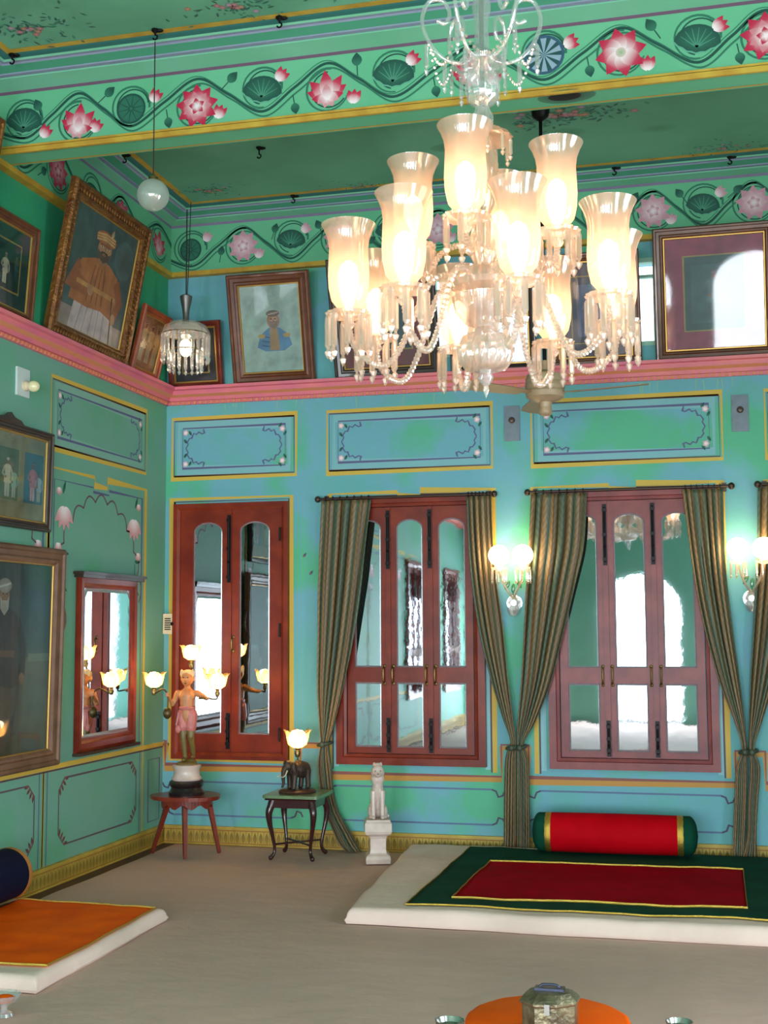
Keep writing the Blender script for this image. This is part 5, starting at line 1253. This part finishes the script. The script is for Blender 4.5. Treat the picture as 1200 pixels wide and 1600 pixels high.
# ------------------------------------------------------------------ mattresses, covers and bolsters
M_matt = mat('white_cotton_mattress', '#E6CCC0', .85, vary='#DAC0B4', vscale=3, bump=.3, bscale=18)
M_gv = mat('dark_green_velvet', '#083A2C', .8, vary='#0C4634', vscale=5, spec=.1)
M_rv = mat('crimson_velvet', '#960214', .8, vary='#A4041A', vscale=5, spec=.04)
M_rv2 = mat('bright_red_velvet', '#B4000F', .7, vary='#C00314', vscale=6, spec=.06)
M_ov = mat('orange_satin', '#FF6404', .65, vary='#F05602', vscale=4, spec=.08)
M_nv = mat('navy_velvet', '#080E2A', .75, spec=.15)
M_og = mat('orange_gold_trim', '#B87A3A', .45, metal=.3)
def lumps(x, y, h, k=1.0): return h + k * (.008 * noise.noise(Vector((x * 2.6, y * 2.6, 3))) + .004 * noise.noise(Vector((x * 8, y * 8, 1))))
def slab(name, quad, h, M, label, cat, nx=60, ny=40, r=.035, wob=.014):
    """soft rounded mattress; quad = four floor corners (x,y): front left, front right, back right, back left"""
    m = MB(); v = []
    def P(s, t_): 
        a = Vector(quad[0]).lerp(Vector(quad[1]), s); b = Vector(quad[3]).lerp(Vector(quad[2]), s); return a.lerp(b, t_)
    W = (Vector(quad[1]) - Vector(quad[0])).length; D = (Vector(quad[3]) - Vector(quad[0])).length
    def prof(d):                                              # height fraction and outward offset at distance d from the edge
        if d >= r: return 1.0
        q = 1 - d / r; return math.sqrt(max(0, 1 - q ** 2.2))
    for j in range(ny + 1):
        for i in range(nx + 1):
            s = .5 - .5 * math.cos(PI * i / nx); t_ = .5 - .5 * math.cos(PI * j / ny)
            d = min(s * W, (1 - s) * W, t_ * D, (1 - t_) * D)
            p_ = P(s, t_); e = wob * noise.noise(Vector((p_.x * 3, p_.y * 3, 9)))
            z = lumps(p_.x, p_.y, h) * (.42 + .58 * prof(d))
            v.append((p_.x + e, p_.y + e, z + FZ * .8))
    n1 = nx + 1
    f = [(j * n1 + i, j * n1 + i + 1, (j + 1) * n1 + i + 1, (j + 1) * n1 + i) for j in range(ny) for i in range(nx)]
    per = [i for i in range(n1)] + [j * n1 + nx for j in range(1, ny + 1)] + [ny * n1 + i for i in range(nx - 1, -1, -1)] + [j * n1 for j in range(ny - 1, 0, -1)]
    b = len(v); cxy = P(.5, .5)
    for k in per:
        d_ = Vector((v[k][0] - cxy.x, v[k][1] - cxy.y)).normalized() * .012
        v.append((v[k][0] + d_.x, v[k][1] + d_.y, h * .22 + FZ * .8))
    for k in per: v.append((v[k][0], v[k][1], FZ * .8))
    L_ = len(per)
    for q in range(L_):
        q2 = (q + 1) % L_
        f.append((per[q2], per[q], b + q, b + q2)); f.append((b + q2, b + q, b + L_ + q, b + L_ + q2))
    f.append([b + L_ + q for q in range(L_)])
    m.add(v, f); o = m.build(name, M, smooth=70); tag(o, label, cat, 'white mattresses'); return o
def cover(x0, x1, y0, y1, h, M, name, parent, dz, wav=.01, nx=50, ny=34, quad=None):
    m = MB(); v = []
    for j in range(ny + 1):
        for i in range(nx + 1):
            s, t_ = i / nx, j / ny
            if quad:
                a = Vector(quad[0]).lerp(Vector(quad[1]), s); b = Vector(quad[3]).lerp(Vector(quad[2]), s); q = a.lerp(b, t_); x, y = q.x, q.y
            else: x, y = x0 + (x1 - x0) * s, y0 + (y1 - y0) * t_
            e = 1 if i in (0, nx) or j in (0, ny) else 0
            ed = wav * noise.noise(Vector((x * 2.5, y * 2.5, 5)))
            v.append((x + ed, y + ed, FZ * .8 + max(lumps(x, y, h), h * .9) + dz + .004 * abs(noise.noise(Vector((x * 6, y * 4, 6)))) * (1 - e)))
    n1 = nx + 1
    m.add(v, [(j * n1 + i, j * n1 + i + 1, (j + 1) * n1 + i + 1, (j + 1) * n1 + i) for j in range(ny) for i in range(nx)])
    o = m.build(name, M, parent, smooth=180); sd = o.modifiers.new('thickness', 'SOLIDIFY'); sd.thickness = .004; sd.offset = 1
    rows = [[v[j * n1 + i] for i in range(n1)] for j in (0, ny)] + [[v[j * n1 + i] for j in range(ny + 1)] for i in (0, nx)]
    return o, rows
def braid(parent, rows, w=.010, lift=.006):
    for r_ in rows:
        m = MB(); m.tube([(a, b, c + lift) for a, b, c in r_], w, 6, flat=.4); m.build('gold_braid', M_gold, parent, 60)
slab('mattress', [(2.04, -2.20), (4.75, -2.20), (4.75, -.185), (1.92, -.185)], .085, M_matt, 'large white cotton mattress on the floor below the third window', 'mattress')
t = thing('velvet_cover', 'dark green velvet cover with crimson centre and gold braid on the white mattress', 'cover', (0, 0, 0))
o, rows = cover(2.36, 4.36, -2.09, -.28, .085, M_gv, 'green_border', t, .004, quad=[(2.34, -2.09), (4.40, -2.06), (4.36, -.235), (2.36, -.30)]); braid(t, rows[:1] + rows[2:], .005)
o, rows = cover(2.56, 4.09, -1.88, -.78, .085, M_rv, 'crimson_panel', t, .0085, quad=[(2.55, -1.90), (4.09, -1.82), (4.10, -.74), (2.575, -.80)]); braid(t, rows, .007)
def bolster(name, label, c, axis, L_, r, Mc, Me, cen, Mb=None, loc_rz=0):
    """a stuffed bolster lying along its local x"""
    t = thing(name, label, 'bolster', c, (0, 0, loc_rz), 'bolsters on the mattresses')
    a = L_ / 2; RX = R(PI / 2, 'Y')
    def tub(x0, x1, bulge=.0):
        return [(r * (1 + .03 * math.cos(PI * x / L_)), x) for x in [x0 + (x1 - x0) * k / 12 for k in range(13)]]
    m = MB(); m.lathe(tub(-cen, cen), 40, T(0, 0, r) @ RX, cap=False); m.build('body', Mc, t, 60)
    for s in (-1, 1):
        m = MB(); e = [(r * (1 - .0) * math.sqrt(max(0.0, 1 - (max(0, (x - (a - .055)) / .055)) ** 2)) if x > a - .055 else r, s * x) for x in [cen + (a - cen) * k / 14 for k in range(15)]]
        m.lathe(e, 40, T(0, 0, r) @ RX, flute=14, famp=.012); m.build('end', Me, t, 60)
        m = MB(); m.lathe([(r * 1.012, s * (cen - .018)), (r * 1.035, s * cen), (r * 1.03, s * (cen + .012)), (r * 1.0, s * (cen + .02))], 40, T(0, 0, r) @ RX, cap=False); m.build('gold_braid', Mb or M_gold, t, 60)
    return t
bolster('bolster', 'red velvet bolster with gold bands and green ends on the white mattress', (3.315, -.40, .1165), 0, 1.05, .122, M_rv2, M_gv, .415, loc_rz=.02)
slab('mattress', [(.17, -3.72), (1.105, -3.72), (1.085, -2.34), (.15, -2.30)], .065, M_matt, 'thin white mattress under the orange cover at the left edge', 'mattress', 40, 46)
t = thing('satin_cover', 'bright orange satin cover with gold edge on the left mattress', 'cover', (0, 0, 0))
o, rows = cover(0, 0, 0, 0, .065, M_ov, 'satin', t, .004, nx=36, ny=42, quad=[(.20, -3.58), (1.07, -3.58), (1.055, -2.40), (.22, -2.37)]); braid(t, rows[:1] + rows[3:] + rows[1:2], .006)
bolster('bolster', 'navy velvet bolster with orange gold rim at the left edge by the wall', (.185, -3.02, .097), 1, 1.26, .135, M_nv, M_nv, .60, M_og, PI / 2)

# low round table, casket and the small silver things
t = thing('round_table', 'low round table covered in bright orange cloth at the bottom of the photo', 'table', (3.385, -4.51, FZ))
m = MB(); m.lathe([(.30, .0), (.285, .05), (.272, .17), (.270, .262), (.262, .280), (.245, .288), (.0005, .288)], 64, flute=16, famp=.008); m.build('cloth', M_ov, t, 50)
m = MB(); m.lathe([(.302, .0), (.306, .01), (.300, .02)], 64); m.build('hem', M_gold, t, 50)
M_box = mat('tarnished_silver', '#8E8468', .4, metal=.75, vary='#5E5644', vscale=18, bump=.5, bscale=60)
t = thing('casket', 'octagonal tarnished silver casket with flat lid standing on the orange table', 'box', (3.408, -4.645, FZ + .2885), (0, 0, .0))
f8 = R(PI / 8, 'Z') @ Matrix.Diagonal((1.0, .8, 1, 1))
m = MB(); m.lathe([(.092, 0), (.097, .006), (.090, .011), (.090, .084), (.096, .090)], 8, f8); m.build('body', M_box, t)
m = MB(); m.lathe([(.098, .090), (.098, .098), (.090, .106), (.072, .120), (.056, .124), (.0005, .124)], 8, f8); m.build('lid', M_box, t)
m = MB(); m.box((-.046, -.02, .123), (.046, .02, .131)); m.tube(spline([(-.03, 0, .131), (-.02, 0, .139), (.02, 0, .139), (.03, 0, .131)], 4), .0035, 6); m.build('handle', mat('blue_grey_metal', '#3E4458', .35, metal=.7), t)
m = MB(); m.box((-.008, -.082, .068), (.008, -.064, .100)); m.build('clasp', M_silver, t)
def silver_bowl(x, y, label, s=1.0):
    t = thing('silver_bowl', label, 'bowl', (x, y, FZ), group='silver bowls by the round table')
    m = MB(); m.lathe([(.02 * s, 0), (.018 * s, .01), (.03 * s, .018), (.05 * s, .035), (.056 * s, .055), (.053 * s, .055), (.045 * s, .036), (.0005, .022)], 24, flute=12, famp=.03); m.build('bowl', M_silver, t, 40)
q = px(703, 1622, 2, 0); silver_bowl(q[0], q[1], 'small silver bowl on the sheet left of the orange table')
q = px(1062, 1624, 2, 0); silver_bowl(q[0], q[1], 'small silver bowl on the sheet right of the orange table', .9)
q = px(6, 1592, 2, 0)
t = thing('glass_dish', 'small sparkling glass dish on the floor in the bottom left corner', 'dish', (q[0], q[1], FZ))
m = MB(); m.lathe([(.035, 0), (.03, .012), (.012, .02), (.012, .04), (.05, .06), (.065, .085), (.062, .086), (.045, .064), (.0005, .05)], 28, flute=14, famp=.05); m.build('dish', M_crystal2, t, 40)
m = MB(); m.ell((0, 0, .066), (.04, .04, .016)); m.build('filling', M_ov, t, 60)
